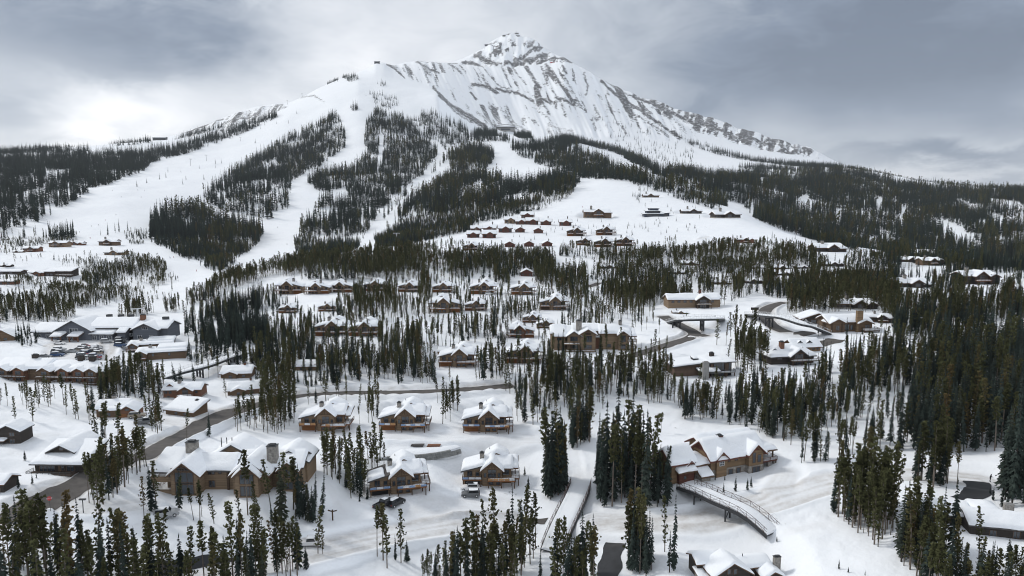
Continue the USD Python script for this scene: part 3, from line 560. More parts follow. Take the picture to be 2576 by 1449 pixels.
def villa(u, v, wpx, label, yaw=0, wall='brown_siding', seed=0, snow=0.8, clear=0.1, group=None, roof='trim', low=False, name='house', nom=22.0, stone=True, mirror=False, dormers=0):
    """a wide house: long roof, one or two cross gables, deck, stone foot, chimney"""
    h = House(name, label, 'house', u, v, wpx, nom, yaw, group, clear, pad=11, mirror=mirror, tall=9.5 if not low else 6.5)
    r = random.Random(seed * 31 + int(u)); e = 3.2 if low else 5.2
    h.wing(-10, 9.4, 2.5, 11.5, e, 'gx', r.uniform(.34, .46), wall, snow=snow, roof=roof)
    a = r.uniform(-5, -1); b = a + r.uniform(6, 7)
    h.wing(a, b, 0, 8, e + .1, 'gy', r.uniform(.55, .7), wall, snow=snow * .85, roof=roof, back=0)
    if r.random() < .7: h.wing(5, 10.6, 1.0, 9, e - .5, 'gy' if r.random() < .5 else 'hip', .5, wall, snow=snow, roof=roof, back=0)
    if stone: h.base(-10, 9.4, 2.5, 11.5, 1.1); h.base(a, b, 0, 6, 1.1)
    h.chimney(a - 1.6, 6.0, e, e + 4.2, 1.5)
    z = .9 if low else 3.0; c = (a + b) / 2
    h.window(c, z, 3.0, 2.1 if low else 2.6, 0, nx=3, nz=1 if low else 2)
    if not low: h.window(c, .3, 2.6, 1.7, 0, nx=2)
    for q in (-8.6, -6.4): 
        if q < a - 1: h.window(q, z, 1.4, 1.4, 2.5, nx=2)
    h.window(b + 1.4, z, 1.3, 1.4, 2.5, nx=1)
    if not low: h.deck(a - .6, b + .6, -2.2, -.13, 2.7, snow=.5); h.window(-7.4, .5, 1.4, 1.2, 2.5); h.door(-4.0 if a > -2.5 else b + 3.6, 0, 1.2, 2.1, 2.35)
    h.truss(c, -.7, float(h.zr('gy', a, b, 0, 8, e + .1, .6)(c, 0)) - .2, .6, (b - a) * .7)
    for k in range(dormers): h.wing(-8 + 5 * k, -5.5 + 5 * k, 3.5, 8, e + 1.9, 'gy', .8, wall, z0=e, snow=.35, over=.4, roof=roof, back=0)
    return h
# ------------------------------------------------------------------ the buildings, near to far
P1, P2 = ('bwbw', 'wbwbob'), ('owbw', 'bwobwb')
G3 = 'tan chalets in a row of three above the snowy lane'
h = chalet(815, 1084, 125, 'tan two-storey chalet with deep roof snow, leftmost of the row of three above the lane', 0, garage='orange_wood', panels=('ow', '-o-w-'), seed=1, group=G3, snow=1.0)
chalet(1015, 1084, 125, 'tan chalet with blue rail panels, middle of the row of three above the lane', 0, panels=('bwow', 'bwbwbo'), seed=2, group=G3, snow=1.0)
chalet(1225, 1087, 125, 'tan chalet with orange garage doors, rightmost of the row of three above the lane', 0, panels=('bwbw', 'wbwbob'), seed=3, group=G3, snow=1.0)
chalet(1004, 1243, 150, 'tan chalet with one bare dark roof slope, below the stone block wall', 14, panels=('bwbo', 'bwbob'), bare='part', seed=4, group=None, garage='dark_inside', snow=1.0)
chalet(1232, 1222, 142, 'tan chalet with orange rail panels and a white and a dark car before it', 0, panels=('bwwo', 'oooo-o'), seed=5, group=None, garage='dark_inside', snow=1.0)
chalet(1152, 923, 100, 'brown chalet standing alone on the snow below the big double lodge', 0, wall='tan_siding', seed=6, clear=.03, group=None)
chalet(1317, 914, 98, 'grey brown chalet half hidden by pines left of the double lodge', 0, seed=7, clear=.5, group=None)
chalet(1394, 780, 74, 'chalet with orange timber deck just above the double lodge', 0, seed=8, detail=1, clear=.3, group=None, garage='timber')
UP = 'chalets in the upper row at the foot of the forest'
for k, (u, v, w, l) in enumerate(((725, 740, 72, 'first from the left'), (797, 740, 64, 'second from the left'), (857, 736, 60, 'third from the left'), (941, 733, 58, 'fourth from the left, deep in pines'), (1028, 735, 56, 'fifth, beside an open snow slope'), (1113, 736, 54, 'sixth, with a spruce at its door'), (1215, 740, 68, 'seventh, with an orange deck'), (1316, 742, 64, 'rightmost, below the tiny red shed'))):
    chalet(u, v, w, f'snow-roofed chalet in the upper row below the forest, {l}', 0, seed=20 + k, detail=1, clear=.12 if k not in (3, 5) else .5, mirror=k < 3, group=UP)
chalet(1119, 787, 82, 'chalet with red balcony below the upper row, beside a bare snow slope', 0, seed=31, detail=1, mirror=True, clear=.2, group=None)
chalet(1196, 782, 56, 'small chalet roof showing above the brown pine grove', 0, seed=32, detail=1, clear=.5, group=None)
chalet(832, 846, 86, 'left of two tan chalets among pines in the middle of the left slope', 0, seed=33, detail=1, clear=.35, group=None)
chalet(914, 846, 80, 'right of two tan chalets among pines, with a square stone chimney', 0, seed=34, detail=1, clear=.4, group=None)
chalet(722, 788, 46, 'small dark chalet below the leftmost upper-row chalet', 0, seed=35, detail=1, clear=.5, group=None, wall='brown_siding')
chalet(822, 784, 46, 'chalet roof just below the second and third upper-row chalets', 0, seed=36, detail=1, clear=.6, group=None)
chalet(1310, 850, 70, 'chalet with red gable among bare trunks left of the double lodge', 0, seed=37, detail=1, clear=.35, group=None, wall='redbrown_siding', mirror=True)
chalet(1338, 812, 50, 'small chalet roof between the pine grove and the double lodge', 0, seed=38, detail=1, clear=.4, group=None, wall='tan_siding')
chalet(1372, 826, 46, 'small brown chalet tucked against the left end of the double lodge', 0, seed=39, detail=1, clear=.3, group=None, wall='brown_siding')
cabin(1325, 695, 34, 'tiny red shed above the rightmost chalet of the upper row', 0, seed=2, group=None, name='shed')
RC = 'small red cabins on the snowy meadow'
cabin(1284, 562, 34, 'tan cabin at the left end of the top cabin row on the meadow', 0, 'tan_siding', 'gx', .1, 3, RC)
for k, (u, v, w, kd, l) in enumerate(((1326, 550, 34, 'gx', 'red cabin set highest of all, behind the top row'), (1311, 565, 30, 'gx', 'red cabin second in the top row, partly hidden'), (1339, 565, 34, 'gx', 'red cabin in the middle of the top row'), (1373, 566, 31, 'gx', 'red cabin right of the middle of the top row'), (1423, 568, 33, 'gx', 'red cabin at the right end of the top row, set apart'),
        (1198, 583, 30, 'gx', 'red cabin at the left end of the middle row'), (1231, 584, 36, 'gx', 'red cabin second from left in the middle row'), (1271, 585, 38, 'gx', 'widest red cabin of the middle row'), (1309, 585, 26, 'gy', 'red gabled cabin second from right in the middle row'), (1354, 587, 26, 'gy', 'red gabled cabin at the right end of the middle row'),
        (1190, 598, 34, 'gx', 'red cabin, left of the lowest pair of the left group'), (1231, 599, 38, 'gx', 'red cabin, right of the lowest pair of the left group'), (1282, 622, 28, 'gy', 'red gabled cabin, left of the bottom three'), (1331, 621, 28, 'gy', 'red gabled cabin, middle of the bottom three'), (1377, 620, 27, 'gy', 'red gabled cabin, right of the bottom three'))):
    cabin(u, v, w, l + ' on the meadow', (k % 3 - 1) * 4, 'red_siding', kd, .35 if kd == 'gy' else .22, 5 + k, RC)
MC = 'brown houses on the right of the snowy meadow'
chalet(1185, 630, 42, 'chalet with orange decks at the left edge of the meadow', 0, seed=41, detail=1, clear=.3, group=None)
for k, (u, v, w, l) in enumerate(((1450, 594, 48, 'left of the upper pair of brown houses on the meadow'), (1524, 592, 48, 'right of the upper pair of brown houses on the meadow'), (1470, 617, 40, 'brown house in dark trees, left of the lower three on the meadow'), (1520, 622, 50, 'brown house in the middle of the lower three on the meadow'), (1572, 619, 50, 'brown house at the right of the lower three on the meadow'))):
    chalet(u, v, w, l, 0, wall='brown_siding', seed=43 + k, detail=1, clear=.2 if k != 2 else .6, group=MC)
villa(1504, 549, 72, 'large brown timber house with several gables below the white open run', 0, 'brown_siding', 3, .3, .1)
villa(1640, 497, 44, 'low tan house high among the trees right of the white run', 0, 'brown_siding', 4, .5, .5, low=True)
villa(1743, 538, 56, 'brown house left of the wider house at the meadow edge', 0, 'dark_siding', 5, .6, .1, low=True)
villa(1836, 549, 76, 'long dark house with snowy roofs at the right edge of the meadow', 8, 'dark_siding', 6, .6, .1, low=True)
villa(1876, 612, 46, 'small red brown house alone on the right of the meadow', 0, 'redbrown_siding', 7, .4, .1)
def modern_blue():
    h = House('house', 'low blue grey modern house with stacked flat roofs on the upper meadow', 'house', 1652, 545, 68, 24, 4, None, .1, 10, tall=7)
    h.wing(-11, 6, 0, 8, 2.6, 'sy+', .04, 'blue_steel', snow=.35, over=.9, roof='metal_dark'); h.wing(-8, 4, 3, 10, 5.2, 'sy+', .04, 'blue_steel', z0=2.4, snow=.35, over=.9, roof='metal_dark'); h.wing(5, 12, 2, 9, 3.2, 'sx+', .05, 'blue_steel', snow=.35, roof='metal_dark')
    h.wing(-5, 3, 5, 11, 7.6, 'sy+', .04, 'blue_steel', z0=5, snow=.35, over=.6, roof='metal_dark')
    h.window(-6, .5, 6, 1.6, 0, nx=4); h.window(0, .5, 4, 1.6, 0, nx=3); h.window(-2, 3.1, 8, 1.5, 3, nx=5); h.window(8.5, .8, 4, 1.7, 2, nx=3)
modern_blue()
# ---- houses in the trees on the right
RT = 'snow-roofed houses sunk in the forest on the right'
for k, (u, v, w, lab, low, cl, wall) in enumerate(((1735, 668, 48, 'snowy roof in the trees left of the snow-roofed group, above the long house', True, .45, 'brown_siding'), (1907, 676, 34, 'small snowy roof in trees, left of three close together', True, .3, 'dark_siding'), (1966, 678, 44, 'snowy roof in trees, middle of three close together', True, .3, 'brown_siding'), (2020, 676, 36, 'snowy roof in trees, right of three close together', True, .3, 'dark_siding'),
        (1818, 716, 54, 'snow-covered house roof above the right end of the long house', True, .3, 'brown_siding'), (1893, 714, 56, 'snow-covered house with a dark gable right of the long house', True, .2, 'dark_siding'), (1975, 694, 46, 'thin snowy roof line below the three close roofs', True, .5, 'dark_siding'), (2098, 671, 54, 'lone snowy hip roof in dense forest right of the meadow', True, .15, 'dark_siding'),
        (2093, 634, 84, 'wide house with staggered snowy roofs where the meadow meets the forest', True, .1, 'dark_siding'), (2350, 668, 60, 'dark house with a clean snowy roof and gable in the right clearing', False, .05, 'brown_siding'), (2292, 660, 56, 'low outbuilding with flat snowy roof left of the clearing house', True, .2, 'dark_siding'), (2320, 645, 66, 'snowy roof strip just behind the clearing house', True, .4, 'dark_siding'),
        (2302, 724, 92, 'house with a curved row of snowy roofs below the clearing', True, .2, 'dark_siding'), (2472, 716, 100, 'large dark house with a glass end and deck at the far right clearing', False, .1, 'dark_siding'), (1530, 676, 46, 'snowy roof in the trees above the curving grey road', True, .4, 'brown_siding'), (1710, 690, 40, 'snowy roof hidden in trees left of the long house', True, .6, 'brown_siding'))):
    villa(u, v, w, lab, (k % 5 - 2) * 5, wall, 60 + k, .85, cl, RT, low=low, stone=False)
villa(1712, 790, 40, 'small tan house half hidden by trees near the left footbridge end', 0, 'tan_siding', 90, .8, .6, None, low=True)
# ---- houses of the left upper edge
LU = 'brown houses beside the lower ski run on the left'
for k, (u, v, w, lab, low, wall) in enumerate(((42, 636, 28, 'brown house at the left of the pair with dark red gables', True, 'brown_siding'), (74, 634, 44, 'dark red gabled house above the small pines on the left', False, 'redbrown_siding'), (142, 622, 50, 'tan house below the dark spruce row beside the run', False, 'tan_siding'), (186, 617, 42, 'red brown annex right of the tan house by the spruce row', True, 'redbrown_siding'), (268, 618, 50, 'large brown house standing highest beside the run', False, 'brown_siding'), (284, 642, 56, 'low house with blue shaded roofs just below the large brown house', True, 'tan_siding'), (8, 672, 34, 'dark gabled house at the left edge of the picture', True, 'dark_siding'))):
    villa(u, v, w, lab, 0, wall, 100 + k, .55, .15, LU, low=low, stone=False)
def long_left():
    h = House('house', 'long low house with three snowy roof sections above the dense young pines', 'house', 128, 695, 118, 40, 0, None, .15, 14, tall=7)
    h.wing(-20, -6, 0, 9, 3.6, 'gx', .3, 'redbrown_siding', snow=.6); h.wing(-13.5, -8.5, -1.5, 6, 3.6, 'gy', .45, 'redbrown_siding', snow=.5, back=0); h.wing(-5, 3, .5, 10, 4.4, 'sy+', .2, 'dark_siding', snow=.6); h.wing(3.2, 17, 1, 11, 4.8, 'sy+', .22, 'dark_siding', snow=.6)
    for q in (-17.5, -11, -3, 0.2, 6, 10, 14): h.window(q, .9, 1.9, 1.7, {-17.5: 0, -11: -1.5, -3: .5, .2: .5}.get(q, 1), nx=2)
    h.deck(4, 19, -2, .95, 1.6, wood='timber')
    h = House('house', 'flat white roof of a long building at the left edge', 'house', 14, 690, 80, 30, 0, None, .2, 12, tall=5)
    h.wing(-15, 14, 0, 9, 3.2, 'gx', .2, 'dark_siding', snow=.8); h.window(-4, .8, 3, 1.5, 0, nx=3); h.window(5, .8, 3, 1.5, 0, nx=3)
    h = House('house', 'dark red house with a flat snowy roof below the long building at the left edge', 'house', 10, 716, 56, 20, 0, None, .3, 9, tall=5)
    h.wing(-10, 9, 0, 8, 3.4, 'sy+', .12, 'redbrown_siding', snow=.7); h.window(-3, .9, 3, 1.5, 0, nx=3); h.window(4, .9, 2, 1.5, 0, nx=2)
long_left()
# ---- the big timber lodge, bottom left
def lodge():
    h = House('lodge', 'huge tan timber lodge with many snowy gables and two stone chimneys beside the dark road', 'lodge', 573, 1243, 377, 40, 0, None, .30, 20, tall=16)
    W = 'tan_siding'
    h.wing(-17.5, .5, 3, 11, 6.4, 'gx', .6, W, snow=.7, roof='dark_roof'); h.wing(-14.4, -7.2, -1.2, 9, 6.8, 'gy', .82, W, snow=.7, roof='trim', back=0, over=1.0)
    h.wing(-20, -14.3, .6, 9, 6.8, 'sy+', .3, None, snow=.7, roof='dark_roof', over=.9); h.wing(-10, 6, 9, 17.5, 6.2, 'gy', .6, W, snow=.7, roof='dark_roof'); h.wing(-14, -8, 11, 16, 6.6, 'gx', .4, W, snow=.7, roof='dark_roof')
    h.wing(-1, 3, 6, 13, 6.3, 'sy+', .3, 'dark_siding', snow=.6); h.wing(1.6, 10.6, 0, 11, 6.4, 'gy', .78, W, snow=.7, roof='trim', back=0, over=1.0); h.wing(3.0, 9.1, -2.2, 3, 6.6, 'gy', .9, W, snow=.6, roof='trim', back=0)
    h.wing(2, 18.5, 4.5, 13, 6.6, 'gx', .55, W, snow=.75, roof='dark_roof'); h.wing(9.5, 19, 8, 16.5, 6.8, 'gy', .6, W, snow=.7, roof='dark_roof'); h.wing(13.2, 18, 2, 8, 6.6, 'gy', .8, W, snow=.6, roof='trim', back=0)
    h.chimney(-12.4, 7.6, 7, 12.2, 2.8, 'stone', d=2.0); h.chimney(10.6, 5.2, 7, 12.0, 2.6, 'stone', d=2.0)
    for z in (4.3, .7): h.deck(-20, -14.2, -.2, 8, z, wood=W, rail=W, posts=z > 2, snow=.2, sides='lf')
    h.o('balcony_wall', MB().box(-20.1, -.36, 3.95, -13.6, -.22, 5.3), W); h.o('balcony_wall', MB().box(-20.1, -.36, .3, -13.6, -.22, 1.7), W)
    for q in (-19.7, -14.6): h.o('post', MB().box(q - .2, -.2, 4.3, q + .2, .2, 7.6), 'timber')
    h.window(-10.8, 4.2, 4.8, 2.7, -1.2, nx=3); h.window(-10.8, .9, 4.8, 2.7, -1.2, nx=3); h.window(-10.8, 7.4, 3.4, .8, -1.2, nx=4); h.o('spandrel_panel', MB().box(-13.2, -1.26, 3.75, -8.4, -1.205, 4.08), 'dark_siding')
    h.window(-5.4, 4.7, 1.8, 1.9, 3, nx=2); h.window(-3.1, 4.9, .8, 1.8, 3); h.window(-5.4, 1.2, 1.6, 1.7, 3, nx=2)
    h.window(6.1, 4.2, 3.6, 2.6, -2.2, nx=3); h.window(6.1, .9, 3.6, 2.6, -2.2, nx=3); h.window(6.1, 7.3, 2.8, .7, -2.2, nx=5); h.window(11.8, 4.3, 1.5, 1.9, 4.5, nx=2); h.window(15.6, 4.2, 2.4, 2.2, 2, nx=2); h.window(15.6, .9, 2.4, 2.0, 2, nx=2); h.window(2.6, 4.6, .9, 1.8, 0)
    h.truss(-10.8, -2.1, 9.3, .82, 4.6); h.truss(6.1, -3.0, 8.9, .9, 3.6)
    h.door(-.2, 0, 1.6, 2.6, 5.98, 'timber', 'entry_door')
    for k in range(3): h.o('roof_vent', MB().bar((-6 + k * 1.5, 11.5, 9), (-6 + k * 1.5, 11.5, 12), .13, 6), 'metal_dark')
    for q in (-.9, 1.1): h.o('entry_post', MB().box(q - .3, 2.6, 0, q + .3, 3.2, 6.4), 'timber')
lodge()
def redhouse():
    h = House('house', 'red brown house with stone foot and linked snowy roofs above the curved footbridge', 'house', 1822, 1196, 282, 33, 22, None, .02, 15, tall=12, sink=.4)
    W, S = 'log_siding', 'red_siding'
    h.wing(-5, 14, 0, 9, 6.6, 'gx', .8, W, snow=1.0, roof='red_siding', over=1.1); h.wing(-3, 16, 6, 13, 7.4, 'gx', .6, W, snow=1.0, roof='red_siding', over=1.1)
    h.wing(-3.4, .2, -.7, 5, 6.5, 'gy', .95, W, snow=.8, roof='red_siding', back=0, over=.6); h.wing(7.6, 12.8, -1.6, 6, 6.8, 'gy', .9, W, snow=.9, roof='red_siding', back=0)
    h.wing(-9.6, -5, 1, 7.5, 5.0, 'hip', .35, W, snow=1.0, roof='trim'); h.wing(-17.5, -9.6, 1.5, 9, 6.2, 'gx', .75, W, snow=1.0, roof='red_siding'); h.wing(-15.6, -10.4, .4, 4, 3.8, 'sy+', .25, S, snow=1.0, roof='trim'); h.wing(-9.2, -6.2, -1.6, 1, 2.6, 'sy+', .5, 'stone', snow=.6, roof='trim'); h.wing(-12.6, -9.8, 1.4, 8, 5.0, 'gy', .9, W, snow=.7, roof='red_siding', back=0)
    h.base(-5, 14, 0, 10, 2.7); h.base(7.6, 12.8, -1.6, 6, 2.7); h.base(-9.6, -5, 1, 7.5, 1.8); h.o('gable_panel', MB().prism([(2.2, 7.4), (7.8, 7.4), (5, 8.9)], 0, -5.06, -5.0), S); h.o('gable_panel', MB().prism([(9.0, 7.3), (11.4, 7.3), (10.2, 8.2)], 1, -1.66, -1.6), S)
    h.chimney(1.5, 4.6, 7, 11.0, 1.4, 'red_siding'); h.deck(13.2, 18.6, -1.2, 7, 3.1, wood='red_siding', rail='red_siding', snow=.4)
    for q in (16.0, 18.2): h.o('stone_pier', MB().box(q - .45, -.9, -.6, q + .45, 0.0, 2.8), 'stone')
    h.wing(13.6, 18.2, 0, 8, 6.4, 'hip', .4, None, snow=1.0, roof='trim')
    for q in (14, 18): h.o('post', MB().box(q - .18, -.05, 3.1, q + .18, .3, 6.3), 'timber')
    h.window(-1.6, 4.0, 1.5, 1.9, -.7, nx=2, nz=3, frame='white_metal'); h.window(1.6, 4.5, .7, .9, 0); h.window(4.2, 4.5, .9, 1.0, 0); h.window(9.4, 3.6, 1.1, 3.0, -1.6, nz=2); h.window(11.3, 3.6, 1.2, 2.2, -1.6); h.window(10.2, .5, 2.8, 1.8, -1.72, nx=2); h.window(5, .5, 1.5, 1.7, -.12); h.window(2.2, .4, 1.5, 1.7, -.12)
    h.window(-7.9, 2.7, .7, .8, 1); h.window(-6.1, 2.7, .7, .8, 1); h.window(-13.6, 1.3, .9, .9, .4); h.window(6.8, 3.6, 1.0, 1.2, -9.6 + 4.6, 'left')
redhouse()
def modern():
    h = House('house', 'modern house with one sloping snowy roof, tall concrete chimney and dark glass front', 'house', 1772, 948, 148, 24, 6, None, .12, 11, tall=9)
    h.wing(-12, 8, 2, 12, 4.6, 'sx+', .10, 'modern_panel', snow=.6, roof='dark_roof', over=1.0); h.wing(2.4, 11.4, 0, 9, 6.4, 'sx+', .03, 'dark_inside', snow=.4, roof='dark_roof', over=1.3); h.wing(-2.6, 5.2, -2.6, 1.6, 3.3, 'sy+', .05, None, snow=.7, roof='metal_dark', over=.6)
    h.chimney(-1.2, -3.9, -1.5, 7.4, 2.4, 'concrete', 'concrete', d=1.2); h.chimney(6.2, 8.4, 6, 8.4, 1.6, 'dark_siding')
    h.window(6.0, 3.1, 4.4, 3.0, 0, nx=4); h.window(5.6, .3, 5.4, 2.2, 0, nx=4); h.window(10.6, 3.1, 1.0, 2.8, 0); h.o('wall_panel', MB().box(8.6, -.12, 0, 9.9, -.01, 6.2), 'modern_panel'); h.o('wall_panel', MB().box(2.5, -.12, 2.4, 3.5, -.01, 6.1), 'modern_panel')
    h.deck(1.0, 12, -2.4, -.1, 2.7, wood='concrete', rail='metal_dark', snow=.15)
    for q in (-10.5, -8.9, -7.3, -5.7, -4.1): h.o('wall_panel', MB().box(q - .62, 1.9, .2, q + .62, 1.99, 4.2), 'modern_panel')
    h.wing(-3, -1, 5, 8, 6.9, 'sy+', .1, 'dark_siding', z0=5, snow=.4, over=.2, roof='metal_dark')
modern()
def gable_e():
    h = House('house', 'dark timber house with glazed front gable and triangular dormers right of the pines', 'house', 2000, 918, 130, 22, 10, None, .2, 11, tall=11)
    W = 'dark_siding'
    h.wing(-10, 10, 2, 12, 4.4, 'hip', .62, W, snow=.8, roof='dark_roof', over=1.0); h.wing(-2, 5.4, 0, 8, 4.6, 'gy', .72, W, snow=.7, roof='dark_roof', back=0, over=1.0)
    for x, y in ((-7.2, 4.2), (6.4, 5.2), (-2.0, 8.6)): h.wing(x - 1.3, x + 1.3, y, y + 3.4, 6.0, 'gy', .75, W, z0=4.5, snow=.15, over=.3, roof='metal_dark', back=0)
    h.chimney(-3.6, 5.0, 6, 9.6, 1.7, 'redbrown_siding'); h.window(1.7, 2.9, 3.8, 2.2, 0, nx=3); h.window(1.7, 5.4, 2.0, 1.0, 0, nx=2); h.window(-6, 2.6, 2.0, 1.5, 2, nx=2); h.window(8, 2.6, 2.0, 1.5, 2, nx=2); h.window(1.7, .3, 3.4, 1.8, 0, nx=3)
    h.deck(-2.4, 10.4, -2.2, -.02, 2.5, wood='timber', rail='timber', snow=.4); h.truss(1.7, -.9, 7.0, .72, 4.4)
    g = House('garage', 'log-walled garage with two dark dormers behind the glazed gable house', 'garage', 2030, 884, 80, 15, 10, None, .05, 8, tall=7)
    g.wing(-7, 7, 0, 8, 3.0, 'gx', .62, 'log_siding', snow=.7, over=.9)
    for x in (-3.2, 1.6): g.wing(x - 1.3, x + 1.3, 1.0, 4, 4.5, 'gy', .8, 'dark_siding', z0=3, snow=.1, over=.3, roof='metal_dark', back=0)
    g.window(3.2, 1.2, .9, 1.1, 0); g.window(5.4, 1.2, .9, 1.1, 0); g.door(-3.4, 0, 3.0, 2.3, 0, 'timber', 'garage_door')
gable_e()
def chimney_house():
    h = House('house', 'brown house with broad tan stone chimney beside the end of the kinked footbridge', 'house', 2143, 836, 122, 20, 4, None, .05, 10, tall=9)
    h.wing(-9, 9, 2, 11, 4.6, 'gx', .42, 'brown_siding', snow=.6); h.wing(-9, -3, .3, 7, 4.4, 'gy', .5, 'brown_siding', snow=.6, back=0); h.wing(3, 8.6, .2, 7, 4.2, 'gy', .4, 'brown_siding', snow=.6, back=0)
    h.chimney(3.4, 1.0, 0, 9.2, 2.4, 'log_siding', 'concrete', d=1.4); h.window(-6, 1.2, 1.5, 2.0, .3, nx=2); h.window(-1.2, 1.0, 2.2, 2.4, 2, nx=3); h.window(6.6, 1.0, 2.0, 2.4, .2, nx=2); h.window(1, 1, 1.2, 2.0, 2); h.deck(4, 10.5, -2.4, 1.5, 1.4, wood='timber', snow=.5)
    for q in (-8.4, -4.2, -2.6): h.o('buttress', MB().box(q - .3, .1 if q < -3 else 1.8, 0, q + .3, .28 if q < -3 else 1.98, 4.2), 'timber')
    g = House('house', 'low house with wide gable left of the tan chimney house', 'house', 2057, 815, 78, 15, -6, None, .15, 8, tall=6)
    g.wing(-7.5, 7.5, 0, 10, 3.0, 'gy', .36, 'dark_siding', snow=.5, over=1.1); g.window(-2, 1, 2.4, 1.4, 0, nx=2); g.window(3, 1, 1.4, 1.4, 0)
    villa(2214, 812, 66, 'two-storey house with snowy roof behind the tan chimney house', -12, 'dark_siding', 120, .8, .15, None)
    villa(2160, 778, 104, 'wide dark roof line hidden in the trees behind the tan chimney house', 0, 'dark_siding', 121, .6, .4, None, low=True)
chimney_house()
def double_lodge():
    h = House('lodge', 'large double lodge of tan timber with layered gables at the middle of the village', 'lodge', 1490, 884, 214, 38, 0, None, .25, 18, tall=15)
    W = 'tan_siding'
    h.wing(-18, -6, 5, 15, 7.8, 'gx', .4, W, snow=.9, roof='trim'); h.wing(-17, -12, 2.5, 9, 7.0, 'sy+', .5, W, snow=.9, roof='trim'); h.wing(-11, -5.4, .6, 8, 7.6, 'gy', .65, W, snow=.35, roof='dark_roof', back=0, over=1.0); h.wing(-5.4, 1.4, 0, 9, 8.4, 'gy', .62, W, snow=.6, roof='trim', back=0, over=1.0); h.wing(-8, 4, 6, 16, 8.8, 'gx', .35, W, snow=.8, roof='trim')
    h.wing(1.6, 5, 5, 11, 6, 'gx', .2, 'redbrown_siding', snow=.5); h.wing(4, 17, 4, 15, 8.0, 'gx', .42, W, snow=1.0, roof='trim'); h.wing(12, 16, 1.8, 8, 7.8, 'gy', .75, W, snow=.8, roof='trim', back=0); h.wing(16, 19.4, 3, 9, 7.0, 'sy+', .3, None, snow=.9)
    h.chimney(-5.6, 5.6, 9, 13.4, 2.4, 'stone'); h.chimney(13.6, 9, 10, 12.6, 1.4, 'stone')
    for z in (4.0, .8): h.deck(-13, -5.6, -1.6, .5, z, wood=W, rail=W, posts=z > 2); h.deck(16.1, 20, 1, 8, z + .6, wood=W, rail=W, posts=z > 2, sides='fr')
    h.deck(-5, 1.2, -1.6, -.05, .8, wood=W, rail=W, posts=False)
    for x, z, w, hh, y, n in ((-8.2, 5.0, 3.2, 2.0, .6, 3), (-2, 4.6, 3.4, 2.8, 0, 3), (-2, 8.0, 2.6, .7, 0, 4), (-2, 1.2, 3.4, 2.0, 0, 3), (-8.2, 1.2, 3, 2, .6, 3), (-14.6, 5, 2, 1.6, 2.5, 2), (14, 4.4, 2.2, 2.8, 1.8, 2), (14, 8, 1.6, .7, 1.8, 3), (14, 1.2, 2.2, 2, 1.8, 2), (8, 1.4, 1.6, 1.5, 4, 2)): h.window(x, z, w, hh, y, nx=n)
    h.truss(-2, -.9, 9.9, .62, 4.4); h.truss(14, 1.0, 9.2, .75, 2.4)
double_lodge()
def long_house():
    h = House('house', 'long tan house with one wide snowy roof and a dark centre gable behind the footbridges', 'house', 1752, 775, 140, 36, 3, None, .45, 16, tall=12)
    h.wing(-18, 15, 2, 13, 6.0, 'gx', .42, 'tan_siding', snow=1.0); h.wing(0, 8, -1, 7, 6.2, 'gy', .62, 'dark_siding', snow=.7, back=0, over=1.0); h.wing(9, 17, 4, 13, 6.4, 'gx', .42, 'tan_siding', snow=1.0)
    h.chimney(4, 6, 8, 11.6, 1.4, 'red_siding'); h.window(4, 3.6, 4.4, 2.4, -1, nx=4); h.window(4, .6, 4, 2, -1, nx=3)
    for q in (-15, -11, -7, -3, 11): h.window(q, 3.8, 1.8, 1.7, 2, nx=2)
    h.deck(-.5, 9, -3, -1.05, 3.2, wood='tan_siding')
long_house()
